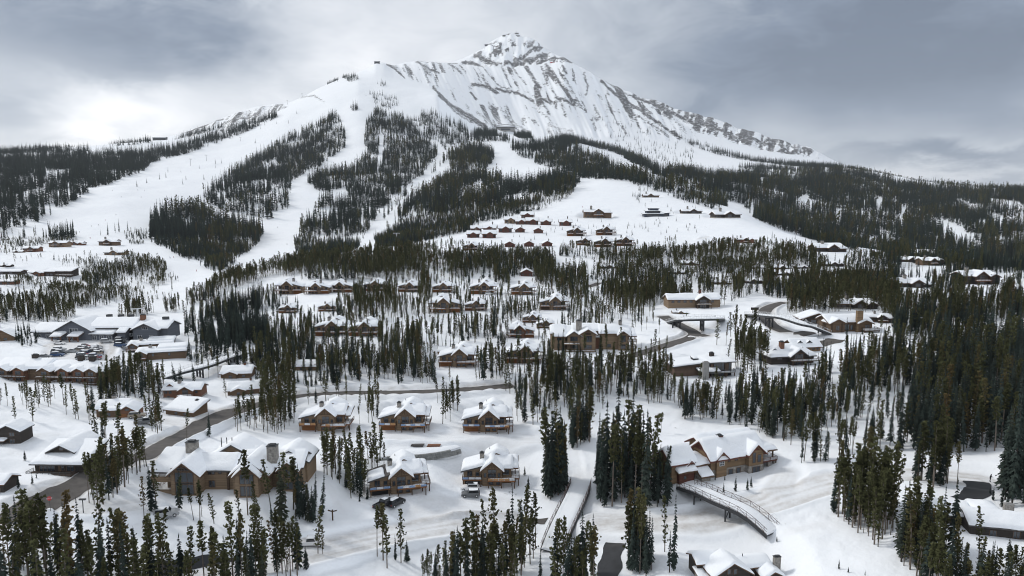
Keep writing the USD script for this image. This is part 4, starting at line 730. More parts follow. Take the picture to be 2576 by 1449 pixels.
# ---- the base lodge and its neighbours, left
def base_lodge():
    h = House('lodge', 'large blue grey base lodge with a wide front gable behind the car park', 'lodge', 240, 858, 336, 72, 0, None, .03, 26, tall=17)
    W = 'grey_siding'
    h.wing(-36, -18, 4, 18, 5.0, 'gx', .45, W, snow=.7, roof='dark_roof', over=1.0); h.wing(-22, -3.5, 2, 20, 6.2, 'gy', .56, W, snow=.7, roof='dark_roof', over=1.3); h.wing(-6, 17, 6, 22, 7.0, 'gx', .45, W, snow=.7, roof='dark_roof', over=1.0); h.wing(-4, 8, 2.5, 8, 4.0, 'sy+', .35, W, snow=.7, roof='dark_roof'); h.wing(11, 15, 2, 10, 5.0, 'sy+', .4, W, snow=.7, roof='dark_roof'); h.wing(14, 36, 6, 20, 6.6, 'gx', .4, W, snow=.7, roof='dark_roof'); h.wing(19, 32, 3, 14, 6.4, 'gy', .48, W, snow=.7, roof='dark_roof', over=1.2)
    for x in (-19.5, -10.2): h.wing(x - 2.6, x + 2.6, -2.6, 2, 3.6, 'sy+', .25, None, snow=.8, over=.6); [h.o('post', MB().box(x + q - .25, -2.5, 0, x + q + .25, -2.0, 3.6), 'redbrown_siding') for q in (-2.3, 2.3)]
    for x in (-1, 5.5, 11): h.o('roof_unit', MB().box(x - 1.3, 15, 10.0, x + 1.3, 17, 12.4), 'metal_dark')
    h.chimney(19.5, 13, 9, 12.6, 2.2, 'redbrown_siding'); h.o('roof_unit', MB().box(30, 13, 9, 33, 15, 11.4), 'metal_dark')
    for x, z, w, hh, y, n in ((-12.6, 4.6, 4.4, 2.2, 2, 3), (-14.8, .6, 3, 2.4, 2, 3), (-33, 1.4, 2.2, 1.8, 4, 2), (-28, 1.4, 2.2, 1.8, 4, 2), (-23.8, 1.4, 2.2, 1.8, 4, 2), (-2, .8, 2.4, 2, 2.5, 2), (2, .8, 2.4, 2, 2.5, 2), (6, .8, 2.4, 2, 2.5, 2), (16, 2, 1.6, 1.6, 6, 2), (22.4, 1.2, 2, 1.8, 3, 2), (28.6, 1.2, 2, 1.8, 3, 2), (25.5, 6.2, 3, 1.4, 3, 3)): h.window(x, z, w, hh, y, nx=n, frame='white_metal')
    h.door(-12, 0, 2.4, 2.6, 2, 'redbrown_siding', 'entry_door'); h.truss(25.5, 1.8, 9.2, .48, 6)
base_lodge()
def condo_row():
    for k, (u, v, w, lab) in enumerate(((366, 852, 92, 'farthest'), (374, 864, 96, 'second farthest'), (378, 884, 100, 'third from the far end'), (404, 906, 112, 'nearest, with red brown balconies'))):
        h = House('townhouse', f'brown townhouse by the car park, {lab} of the row of four', 'townhouse', u, v, w, 24, 16, 'brown townhouses in a row beside the car park', .05, 9, tall=8, sink=.6)
        h.wing(-12, 12, 2, 8, 5.0, 'sy+', .16, 'brown_siding', snow=1.0, roof='dark_roof', over=.8); h.wing(-12, -7, -.6, 5, 4.9, 'gy', .6, 'brown_siding', snow=.8, back=0); h.wing(-2, 12, 5, 11, 6.2, 'sy+', .14, 'brown_siding', snow=1.0, roof='dark_roof')
        h.chimney(-6, 6.5, 5, 8.2, 1.5, 'stone'); h.window(-9.5, 3.0, 2.4, 2.0, -.6, nx=2); h.window(-9.5, .5, 2.4, 1.7, -.6, nx=2); h.window(-4, 2.8, 1.2, 1.3, 2); h.window(4, 2.8, 1.2, 1.3, 2); h.deck(-12.4, -6.6, -2.6, -.62, 2.5, wood='redbrown_siding', rail='redbrown_siding')
        h.o('skylight', MB().box(-3, 6, 6.2, -1.4, 7.4, 7.2), 'metal_dark')
    h = House('condominium', 'long brown condominium with many small gables and dark balconies at the left edge', 'condominium', 120, 962, 286, 52, -4, None, .05, 18, tall=13, sink=.8)
    W = 'brown_siding'
    h.wing(-28, -4, 4, 16, 6.6, 'gx', .42, W, snow=1.1, roof='dark_roof'); h.wing(-6, 12, 5, 15, 6.2, 'gx', .4, W, snow=1.1, roof='dark_roof'); h.wing(8, 25.5, 3, 14, 6.4, 'hip', .42, W, snow=1.1, roof='dark_roof')
    for x in (-23, -15, -2.5, 6.5, 14, 20): h.wing(x - 2.6, x + 2.6, 1.2, 7, 6.2, 'gy', .55, 'redbrown_siding' if x in (-15, 6.5, 14) else W, snow=.9, back=0); h.window(x, 4.0, 2.6, 1.8, 1.2, nx=2); h.window(x, 1.2, 2.6, 1.6, 1.2, nx=2); h.o('gable_panel', MB().box(x - 2.0, 1.13, 3.4, x + 2.0, 1.19, 3.7), 'redbrown_siding')
    for z in (.8, 3.5): h.deck(-27, -11, -.4, 1.15, z, wood='timber', rail='timber', posts=z > 2, snow=.2); h.deck(-6, 23, -.4, 1.15, z, wood='timber', rail='timber', posts=z > 2, snow=.2)
    for x, y in ((-13, 10), (9.5, 10), (16.5, 8)): h.chimney(x, y, 8, 11.6, 2.6, 'dark_siding', d=1.6)
condo_row()
# ---- houses of the bottom left and middle left
def dark_modern():
    h = House('house', 'dark modern house with broad snowy roof, raised gable and glass front by the road', 'house', 152, 1188, 150, 20, -2, None, .1, 11, tall=11)
    h.wing(-8.6, 7.6, 0, 12, 3.9, 'sy+', .26, 'dark_siding', snow=.7, roof='dark_roof', over=1.2); h.wing(-6.5, 2.0, 4.2, 18, 6.4, 'gy', .5, 'dark_siding', snow=.7, roof='dark_roof', over=.9)
    h.window(-4.4, .9, 5.2, 2.5, 0, nx=4); h.window(3.6, 1.0, 2.6, 2.4, 0, nx=2); h.window(.9, 1.2, 1.0, 1.8, 0); h.window(-2.2, 6.6, 1.3, .9, 4.2, nx=2); h.o('wall_panel', MB().box(-.6, -.1, 0, .2, -.01, 3.7), 'brown_siding')
    h.deck(-9.2, 6, -3.4, -.02, .9, wood='timber', rail='metal_dark', snow=.0); h.wing(-13.2, -7.4, 9, 14, 3.0, 'sx+', .3, 'dark_siding', snow=.7, roof='dark_roof')
    h = House('house', 'tall dark house with stacked windows cut by the left edge of the picture', 'house', 22, 1116, 62, 12, 4, None, .05, 7, tall=12)
    h.wing(-6, 5.4, 0, 10, 7.0, 'gy', .5, 'dark_siding', snow=1.0, roof='dark_roof'); h.window(1.8, 4.4, 2.4, 1.8, 0, nx=2); h.window(1.8, 1.0, 2.4, 1.8, 0, nx=2); h.window(-2.6, 1.2, 2.0, 1.6, 0, nx=2); h.wing(-6, -1, -2.2, 0, 3.0, 'sy+', .1, None, snow=.6)
    h = House('house', 'corner of a snow-covered house at the lower left edge', 'house', -20, 1238, 70, 12, 0, None, .1, 7, tall=8)
    h.wing(-6, 5.2, 0, 9, 4.6, 'gx', .45, 'dark_siding', snow=1.0); h.window(3, 1, 1.6, 1.6, 0, nx=2); h.window(-1, 1, 1.6, 1.6, 0, nx=2)
dark_modern()
def garage_house():
    h = House('house', 'brown house with gabled garage and parked cars among pines left of the road', 'house', 290, 1052, 104, 18, 10, None, .3, 10, tall=9)
    h.wing(-8.6, 4, 3, 12, 4.4, 'gx', .45, 'brown_siding', snow=.9); h.wing(1.4, 8.4, 0, 9, 3.6, 'gy', .62, 'redbrown_siding', snow=.8, back=0); h.wing(-6, .5, 1, 8, 4, 'sy+', .2, 'brown_siding', snow=.9)
    h.door(3.4, 0, 2.4, 2.2, 0, 'orange_wood', 'garage_door'); h.door(6.4, 0, 2.4, 2.2, 0, 'orange_wood', 'garage_door'); h.window(4.9, 3.6, 1.6, .9, 0, nx=2); h.window(-3, 1.2, 1.6, 1.5, 1, nx=2); h.chimney(-3, 8, 5, 8.6, 1.3)
    villa(455, 1004, 104, 'house with dormer in its snowy roof, upper of two right of the parked pickup', 4, 'redbrown_siding', 130, 1.0, .3, None, dormers=1)
    h = House('house', 'low house almost all snowy roof, lower of two right of the parked pickup', 'house', 452, 1046, 92, 17, -18, None, .35, 9, tall=7)
    h.wing(-8, 8, 0, 9, 3.2, 'sy+', .32, 'brown_siding', snow=1.0, over=1.0); h.wing(-5, 4, 6, 12, 4.6, 'gx', .4, 'brown_siding', snow=1.0); h.window(-2, .9, 1.6, 1.3, 0, nx=2); h.window(3, .9, 1.6, 1.3, 0, nx=2); h.chimney(4, 7, 4, 6.6, 1.4)
    for u, v, w, lab, y in ((596, 951, 82, 'upper of two house roofs beside the left footbridge', 6), (616, 992, 84, 'lower of two house roofs beside the left footbridge', 20)):
        h = House('house', lab + ', smooth and white with snow', 'house', u, v, w, 17, y, None, .2, 9, tall=7)
        h.wing(-8, 7, 0, 10, 3.2, 'gx', .42, 'brown_siding', snow=1.1); h.wing(-6, 0, -1, 6, 3.0, 'gy', .4, 'brown_siding', snow=1.0, back=0); h.window(-3, .8, 1.6, 1.3, -1, nx=2); h.window(3.4, .8, 1.6, 1.3, 0, nx=2); h.chimney(3, 5, 4, 7.4, 1.0, 'redbrown_siding')
    h = House('house', 'cut-off gable end of a brown house left of the base lodge', 'house', 10, 858, 62, 16, 10, None, .2, 8, tall=8)
    h.wing(-8, 6, 0, 9, 3.6, 'gy', .6, 'brown_siding', snow=.6); h.window(1, 1, 2, 1.6, 0, nx=2)
    h = House('house', 'small snow-buried house with a plain roof in the pines right of the left footbridge', 'house', 770, 932, 60, 14, 0, None, .4, 7, tall=7)
    h.wing(-6.5, 6.5, 0, 8, 3.2, 'gx', .5, 'tan_siding', snow=1.0); h.window(2, .9, 1.6, 1.3, 0, nx=2); h.window(-3, .9, 1.2, 1.3, 0)
    h = House('house', 'brown house front hidden behind the lone chalet below the double lodge', 'house', 1122, 893, 44, 13, 0, None, .3, 7, tall=7)
    h.wing(-6, 6, 0, 8, 3.4, 'gx', .4, 'redbrown_siding', snow=1.0); h.window(-2, 1, 1.6, 1.3, 0, nx=2)
garage_house()
# ---- bottom right corner
def corner_houses():
    h = House('house', 'black timber house with two pale panes under snowy roofs, cut by the bottom edge', 'house', 1862, 1478, 235, 32, 10, None, .0, 15, tall=10, sink=.4)
    W = 'dark_siding'
    h.wing(-9, 4, 1, 9, 5.6, 'gy', .62, W, snow=.8, roof='trim', over=1.2); h.wing(-2, 14, 5, 12, 5.0, 'gx', .4, W, snow=1.0, roof='trim'); h.wing(-12, -3, 8, 15, 6.4, 'gx', .45, W, snow=.9, roof='trim'); h.wing(-12.5, -8.6, 3, 9, 3.0, 'sy+', .2, 'stone', snow=.35, roof='trim')
    h.wing(9, 16, 0, 8, 3.6, 'gy', .5, W, snow=.8, roof='trim', back=0); h.chimney(16.4, 5, 3, 7.8, 2.4, 'stone', 'metal_dark', d=1.3); h.window(-3.8, 5.4, 1.2, 1.8, 1, nx=1); h.window(-1.5, 5.2, 1.2, 1.8, 1, nx=1); h.window(-3, .8, 4, 2, 1, nx=3)
    h.o('roof_vent', MB().bar((5, 8.2, 5), (5, 8.2, 8.2), .16, 6), 'metal_dark')
    h = House('house', 'sprawling snow-buried house behind the dark grove in the lower right corner', 'house', 2462, 1352, 250, 34, -14, None, .2, 16, tall=10)
    h.wing(-2, 17, 2, 14, 4.4, 'gx', .4, 'dark_siding', snow=1.2, roof='dark_roof'); h.wing(-9, 1, 9, 17, 4.2, 'sy+', .1, 'dark_siding', snow=1.2, roof='dark_roof', over=1.2); h.wing(-17, -7, 9, 18, 4.6, 'gx', .45, 'dark_siding', snow=1.1, roof='dark_roof'); h.wing(3, 11, 12, 20, 5, 'hip', .4, 'dark_siding', snow=1.2, roof='dark_roof')
    h.chimney(13.4, 12.5, 5, 8.6, 3.0, 'stone', 'concrete', d=1.4); h.window(12, .8, 2, 2.4, 2, nx=2); h.window(5, .8, 2, 2, 2, nx=2)
    h.o('lower_roof', MB().prism([(-3, 2.6), (2, 3.4), (2, 3.6), (-3, 2.8)], 0, 15, 19), 'redbrown_siding')
corner_houses()
# ---- buildings of the ski lifts, high up
def lift_station(u, v, w, lab, nom=14, kind='gx', wall='metal_dark', snow=.3, hgt=4.5, rz=0):
    h = House('lift_station', lab, 'lift station', u, v, w, nom, rz, None, 0, nom * .5, tall=6, sink=.2)
    h.wing(-nom / 2, nom / 2, 0, 7, hgt, kind, .25, wall, snow=snow, roof='metal_dark', over=.9); h.window(0, hgt * .35, nom * .5, hgt * .3, 0, nx=3)
    return h
lift_station(400, 353, 32, 'dark lift station on the tree line of the left ridge', 20)
h = lift_station(1272, 331, 46, 'curved-roofed lift station on the wooded knoll under the big face', 24, 'sy+', 'concrete', .3, 6); h.o('canopy', slab(np.linspace(-13, 13, 8), np.array([-2.5, 0, 4.0]), lambda X, Y: 9.4 - X ** 2 * .012, lambda X, Y: 9.0 - X ** 2 * .012), 'white_metal')
lift_station(948, 160, 13, 'small hut on the sharp white summit of the left shoulder', 16, hgt=7)
lift_station(1268, 92, 8, 'left of two tiny huts on the highest summit', 14, hgt=7, snow=.8, wall='concrete'); lift_station(1300, 86, 10, 'right of two tiny huts on the highest summit, with a mast', 20, hgt=7, snow=.8, wall='concrete').o('mast', MB().bar((0, 3, 9), (0, 3, 20), .5), 'metal_dark')
lift_station(1224, 112, 9, 'small tram dock at the left corner below the summit', 14, hgt=7)
lift_station(1392, 158, 15, 'thin red building at the foot of the summit rocks', 30, hgt=5, wall='sign_red')
finish_ground()
# ------------------------------------------------------------------ ploughed roads: sheets a little above the ground
def road_sheet(name, pts, width, mat='asphalt', ragged=0.5, lift=0.05, name_mat=None):
    d = np.gradient(pts, axis=0); d /= np.linalg.norm(d, axis=1, keepdims=True) + 1e-9; nrm = np.stack([d[:, 1], -d[:, 0]], 1)
    t = np.linspace(-1, 1, 9); n = len(pts); s = np.arange(n) * 1.0
    wl = width / 2 * (1 + ragged * (n2(s, s * 0, 5, 3, 61) - .5)); wr = width / 2 * (1 + ragged * (n2(s, s * 0, 5, 3, 62) - .5))
    off = np.where(t[None] < 0, t[None] * wl[:, None], t[None] * wr[:, None])
    P = pts[:, None] + off[..., None] * nrm[:, None]
    v = np.concatenate([P, (height(P[..., 0], P[..., 1]) + lift)[..., None]], -1).reshape(-1, 3)
    k = np.arange(n * 9).reshape(n, 9); f = np.stack([k[:-1, :-1], k[:-1, 1:], k[1:, 1:], k[1:, :-1]], -1).reshape(-1, 4)
    f = np.vstack([f[:, [0, 1, 2]], f[:, [0, 2, 3]]])
    m = trimesh.Trimesh(v, f, process=False)
    if m.face_normals[:, 2].mean() < 0: m.invert()
    return tag(obj(name, m, mat, smooth=True), kind='structure')
for k, (p, w) in ROADS.items():
    q = line_on_ground(list(map(tuple, np.stack(project(np.column_stack([p, height(p[:, 0], p[:, 1])]))[:2], 1)[::3])), 0.8) if k == 'main' else p
    road_sheet('road', q, w * (.86 if k == 'main' else .8), ragged=.35)
road_sheet('dark_driveway', line_on_ground([(380, 1432), (470, 1422), (560, 1412), (690, 1401)], 1.0), 1.7, 'wet_asphalt', 1.2)
road_sheet('dark_driveway', line_on_ground([(1552, 1352), (1545, 1375), (1535, 1400), (1530, 1440), (1528, 1500)], .8), 4.4, 'wet_asphalt', 1.1, lift=.07)
road_sheet('dark_driveway', line_on_ground([(2452, 1208), (2462, 1222), (2458, 1238), (2440, 1252), (2412, 1263)], .8), 4.6, 'wet_asphalt', .9, lift=.07)
road_sheet('dark_driveway', line_on_ground([(1990, 838), (2020, 838), (2040, 845)], .8), 5, 'asphalt', .9, lift=.07)
road_sheet('dark_driveway', line_on_ground([(2055, 868), (2085, 862), (2106, 852)], .8), 6, 'asphalt', .9, lift=.07)
for pts, w in (([(1300, 1309), (1350, 1311), (1385, 1312)], 2.4), ([(740, 1200), (770, 1206)], 2)): road_sheet('dark_driveway', line_on_ground(pts, .8), w, 'asphalt', 1.0, lift=.08)

# ------------------------------------------------------------------ footbridges for skiers
def on_level(u, v, z):
    a, t = ray(u, v); r = (z - CZ) / t; return np.array([math.sin(a) * r, math.cos(a) * r, z])
BRIDGES = []
def bridge(label, pts, width, rise, posts, rail='rust_metal', fine=True, lo=0.6, pw=.32):
    g0, g1 = ground_at(*pts[0]), ground_at(*pts[-1]); n = len(pts); out = []
    for k, (u, v) in enumerate(pts):
        t = k / (n - 1); out.append(on_level(u, v, (g0[2] - .1) * (1 - t) + (g1[2] - .1) * t + rise * math.sin(math.pi * t) ** lo))
    out = np.array(out); s = np.concatenate([[0], np.cumsum(np.linalg.norm(np.diff(out[:, :2], axis=0), axis=1))])
    m = int(s[-1] / 1.1) + 2; c = PchipInterpolator(s, out)(np.linspace(0, s[-1], m)); c = gaussian_filter1d(c, 1.5, axis=0, mode='nearest')
    d = np.gradient(c[:, :2], axis=0); d /= np.linalg.norm(d, axis=1, keepdims=True); nr = np.stack([d[:, 1], -d[:, 0]], 1); w = width / 2
    o = c[m // 2]; root = xform('footbridge', o); tag(root, label, 'footbridge'); c = c - o
    def strip(a, b, z0, z1):
        A, B = c.copy(), c.copy(); A[:, :2] += nr * a; B[:, :2] += nr * b
        v = np.concatenate([A + [0, 0, z0], B + [0, 0, z0], B + [0, 0, z1], A + [0, 0, z1]]); k = np.arange(m); f = []
        for q in range(4): r = (q + 1) % 4; f.append(np.stack([k[:-1] + q * m, k[:-1] + r * m, k[1:] + r * m, k[1:] + q * m], 1))
        f = np.vstack(f + [np.array([[0, m, 2 * m, 3 * m], [m - 1, 4 * m - 1, 3 * m - 1, 2 * m - 1]])])
        return MB().add(v, f)
    obj('deck', strip(-w - .1, w + .1, -.3, 0).mesh, 'metal_dark', root)
    for sgn in (-1, 1): obj('girder', strip(sgn * w - .14, sgn * w + .14, -.72, -.3).mesh, 'metal_dark', root)
    ts = np.linspace(-1, 1, 9); P = c[:, None, :2] + nr[:, None] * (ts * (w - .12))[None, :, None]
    zt = c[:, None, 2] + .08 + .42 * np.sqrt(np.clip(1 - np.abs(ts) ** 6, 0, 1))[None] + .08 * (n2(P[..., 0] + o[0], P[..., 1] + o[1], 2.5, 3, 71) - .5)
    v = np.concatenate([P, zt[..., None]], -1).reshape(-1, 3); k = np.arange(m * 9).reshape(m, 9); f = np.stack([k[:-1, :-1], k[:-1, 1:], k[1:, 1:], k[1:, :-1]], -1).reshape(-1, 4)
    v2 = np.concatenate([P, np.broadcast_to(c[:, None, 2:3] + .01, P.shape[:2] + (1,))], -1).reshape(-1, 3)
    rim = np.concatenate([k[0], k[1:, -1], k[-1, -2::-1], k[-2:0:-1, 0]]); nx = np.roll(rim, -1); fr = np.stack([rim, nx, nx + m * 9, rim + m * 9], 1)
    sn = trimesh.Trimesh(np.vstack([v, v2]), np.vstack([q[:, [0, 1, 2]] for q in (f, fr, f[:, ::-1] + m * 9)] + [q[:, [0, 2, 3]] for q in (f, fr, f[:, ::-1] + m * 9)]), process=False); trimesh.repair.fix_normals(sn)
    obj('deck_snow', sn, 'snow', root, smooth=50)
    for sgn in (-1, 1):
        e = c.copy(); e[:, :2] += nr * sgn * w; b = MB(); st = 2
        for q in range(0, m - 1):
            b.bar(e[q] + [0, 0, 1.3], e[q + 1] + [0, 0, 1.3], .045); b.bar(e[q] + [0, 0, .2], e[q + 1] + [0, 0, .2], .04)
            if fine: b.bar(e[q] + [0, 0, .75], e[q + 1] + [0, 0, .75], .025)
        for q in range(0, m - st, st): b.bar(e[q] + [0, 0, .2], e[q + st] + [0, 0, 1.3], .035) if (q // st) % 2 == 0 else b.bar(e[q] + [0, 0, 1.3], e[q + st] + [0, 0, .2], .035)
        r = obj('railing', b.mesh, rail, root)
        for q in range(0, m, st): obj('railing_post', MB().bar(e[q] + [0, 0, -.1], e[q] + [0, 0, 1.42], .05).mesh, rail, r)
    for t in posts:
        q = int(t * (m - 1)); row = []
        for sgn in (-.8, 0, .8) if width < 6 else (-.9, -.3, .3, .9):
            a = c[q].copy(); a[:2] += nr[q] * sgn * w; zg = float(height(a[0] + o[0], a[1] + o[1])) - o[2] - .6
            obj('pier_post', MB().bar((a[0], a[1], zg), a + [0, 0, -.3], pw, 8).mesh, 'metal_dark', root); row.append((a, zg))
        b = MB(); b.bar(row[0][0] + [0, 0, -1.1], row[-1][0] + [0, 0, -1.1], .2)
        if row[0][0][2] - row[0][1] > 3: b.bar((*row[0][0][:2], row[0][1] + 1), row[1][0] + [0, 0, -1.1], .1); b.bar((*row[-1][0][:2], row[-1][1] + 1), row[-2][0] + [0, 0, -1.1], .1)
        obj('pier_beam', b.mesh, 'metal_dark', root)
    BRIDGES.append((c[:, :2] + o[:2], width)); return root
bridge('wide snow-decked footbridge with red railings crossing the lower road in the centre', [(1462, 1212), (1436, 1275), (1412, 1325), (1384, 1396)], 5.2, 2.8, (.38, .66), lo=1.0)
bridge('long curved footbridge on dark steel posts below the red brown house', [(1722, 1222), (1790, 1246), (1862, 1276), (1952, 1346)], 4.4, 2.9, (.3, .62), pw=.18, lo=.75)
bridge('left of two footbridges over the bending road before the long house', [(1683, 812), (1712, 803), (1760, 801), (1810, 802)], 4.0, 4.6, (.2, .55), rail='white_metal', fine=False)
bridge('right of two footbridges over the bending road, long and kinked, beside a signboard', [(1884, 791), (1930, 794), (1976, 799), (2030, 816), (2086, 839)], 4.0, 5.2, (.25, .5), rail='white_metal', fine=False)
bridge('pale-railed footbridge rising through the pines right of the brown townhouses', [(412, 950), (480, 928), (545, 909), (618, 888)], 4.0, 2.6, (.3, .7), rail='white_metal', fine=False)

# ------------------------------------------------------------------ stone block wall, trail signs
def block_wall():
    pts = line_on_ground([(928, 1158), (985, 1157), (1060, 1158), (1119, 1161), (1168, 1154)], .35); o = np.array([*pts[len(pts) // 2], float(height(*pts[len(pts) // 2])) - .3])
    root = xform('retaining_wall', o); tag(root, 'long grey stone block wall between the two rows of tan chalets', 'retaining wall')
    s = np.concatenate([[0], np.cumsum(np.hypot(*np.diff(pts, axis=0).T))]); n = int(s[-1] / 1.0); r = random.Random(5)
    def at(x): return np.array([np.interp(x, s, pts[:, 0]), np.interp(x, s, pts[:, 1])])
    m = MB()
    for row in range(3):
        x = -.5 * (row % 2) + .2
        while x < s[-1] - 1.3:
            L = r.uniform(.9, 1.5); a, b = at(max(x, 0)), at(min(x + L - .05, s[-1])); t = (b - a) / (np.linalg.norm(b - a) + 1e-9); q = np.array([-t[1], t[0]]); e = r.uniform(-.06, .06)
            z0 = row * .62; z1 = z0 + .57; mid = min(1, 2.4 * min(x + .5, s[-1] - x) / s[-1] + .3)
            if z1 < 2.0 * mid + .3:
                v = [np.append(p - o[:2] + q * k, z) for z in (z0, z1) for p, k in ((a, e), (b, e), (b, .6 + e), (a, .6 + e))]
                bm = MB().add(np.array(v), [(0, 1, 5, 4), (1, 2, 6, 5), (2, 3, 7, 6), (3, 0, 4, 7), (4, 5, 6, 7), (3, 2, 1, 0)])
                obj('stone', bm.mesh, 'rock_wall', root)
            x += L
    c = pts - o[:2]; d = np.gradient(pts, axis=0); d /= np.linalg.norm(d, axis=1, keepdims=True); q = np.stack([-d[:, 1], d[:, 0]], 1)
    v = np.vstack([np.column_stack([c + q * .65, np.full(len(c), -.8)]), np.column_stack([c + q * .65, np.full(len(c), 1.75)]), np.column_stack([c + q * 6, np.full(len(c), 1.55)]), np.column_stack([c + q * 15, np.full(len(c), -.1)])]); k = np.arange(len(c)); N = len(c)
    f = np.vstack([np.stack([k[:-1] + a * N, k[1:] + a * N, k[1:] + (a + 1) * N, k[:-1] + (a + 1) * N], 1) for a in range(3)])
    mm = trimesh.Trimesh(v, np.vstack([f[:, [0, 1, 2]], f[:, [0, 2, 3]]]), process=False); mm.invert() if mm.face_normals[:, 2].mean() < 0 else None
    obj('snow_cap', mm, 'snow', root, smooth=True)
block_wall()
def at(u, v): return ground_at(u, v)
def simple(name, label, cat, u, v, parts, rz=0, group=None):
    r = xform(name, at(u, v), rz); tag(r, label, cat, group)
    for nm, mb, mt in parts: obj(nm, mb.mesh, mt, r)
    return r
oct_ = [(.42 * math.cos(math.pi / 8 + k * math.pi / 4), 2.5 + .42 * math.sin(math.pi / 8 + k * math.pi / 4)) for k in range(8)]
st = simple('stop_sign', 'small red octagonal stop sign on a post at the road junction, lower left', 'road sign', 127, 1286, [('post', MB().bar((0, .05, -.3), (0, .05, 2.9), .05), 'metal_dark'), ('sign_plate', MB().prism(oct_, 1, -.03, 0), 'sign_red')], .3)
tm = meshkit.text_mesh('STOP', .26, .01); tm.apply_transform(trimesh.transformations.rotation_matrix(math.pi / 2, [1, 0, 0])); tm.apply_translation([-tm.bounds[:, 0].mean(), -.032 - tm.bounds[1, 1] - .0, 2.5 - .13 - tm.bounds[0, 2]]); obj('lettering', tm, 'white_panel', st)
simple('trail_signpost', 'tall trail signpost with two slanting arms on open snow beside the road', 'signpost', 837, 1309, [('post', MB().box(-.12, -.12, -.4, .12, .12, 2.4), 'timber'), ('arm', MB().bar((0, 0, 2.0), (-.95, -.1, 2.35), .14), 'timber'), ('arm', MB().bar((0, 0, 2.0), (.95, -.1, 2.3), .14), 'timber')])
simple('trail_signpost', 'signboard on posts at the near end of the kinked footbridge', 'signpost', 1898, 791, [('post', MB().box(-1, -.1, -.3, -.8, .1, 3.0), 'timber'), ('post', MB().box(.8, -.1, -.3, 1, .1, 3.0), 'timber'), ('board', MB().box(-1.8, -.15, 2.1, 1.8, -.1, 3.3), 'dark_siding')])
simple('lamp_post', 'short dark lamp post standing on the snow bank of the junction', 'lamp post', 210, 1290, [('post', MB().bar((0, 0, -.3), (0, 0, 2.6), .09, 6), 'metal_dark'), ('lamp_head', MB().box(-.6, -.2, 2.6, .6, .2, 2.85), 'metal_dark')])
for u, v, l in ((1089, 1122, 'reddish'), (1048, 1121, 'grey')):
    simple('snow_covered_boat', f'low {l} shape half buried in the snow above the stone block wall', 'buried object', u, v, [('hull', MB().prism([(-1.8, -.2), (1.8, -.2), (2.2, .45), (-1.4, .45)], 1, -.6, .6), 'redbrown_siding' if l == 'reddish' else 'dark_roof')])

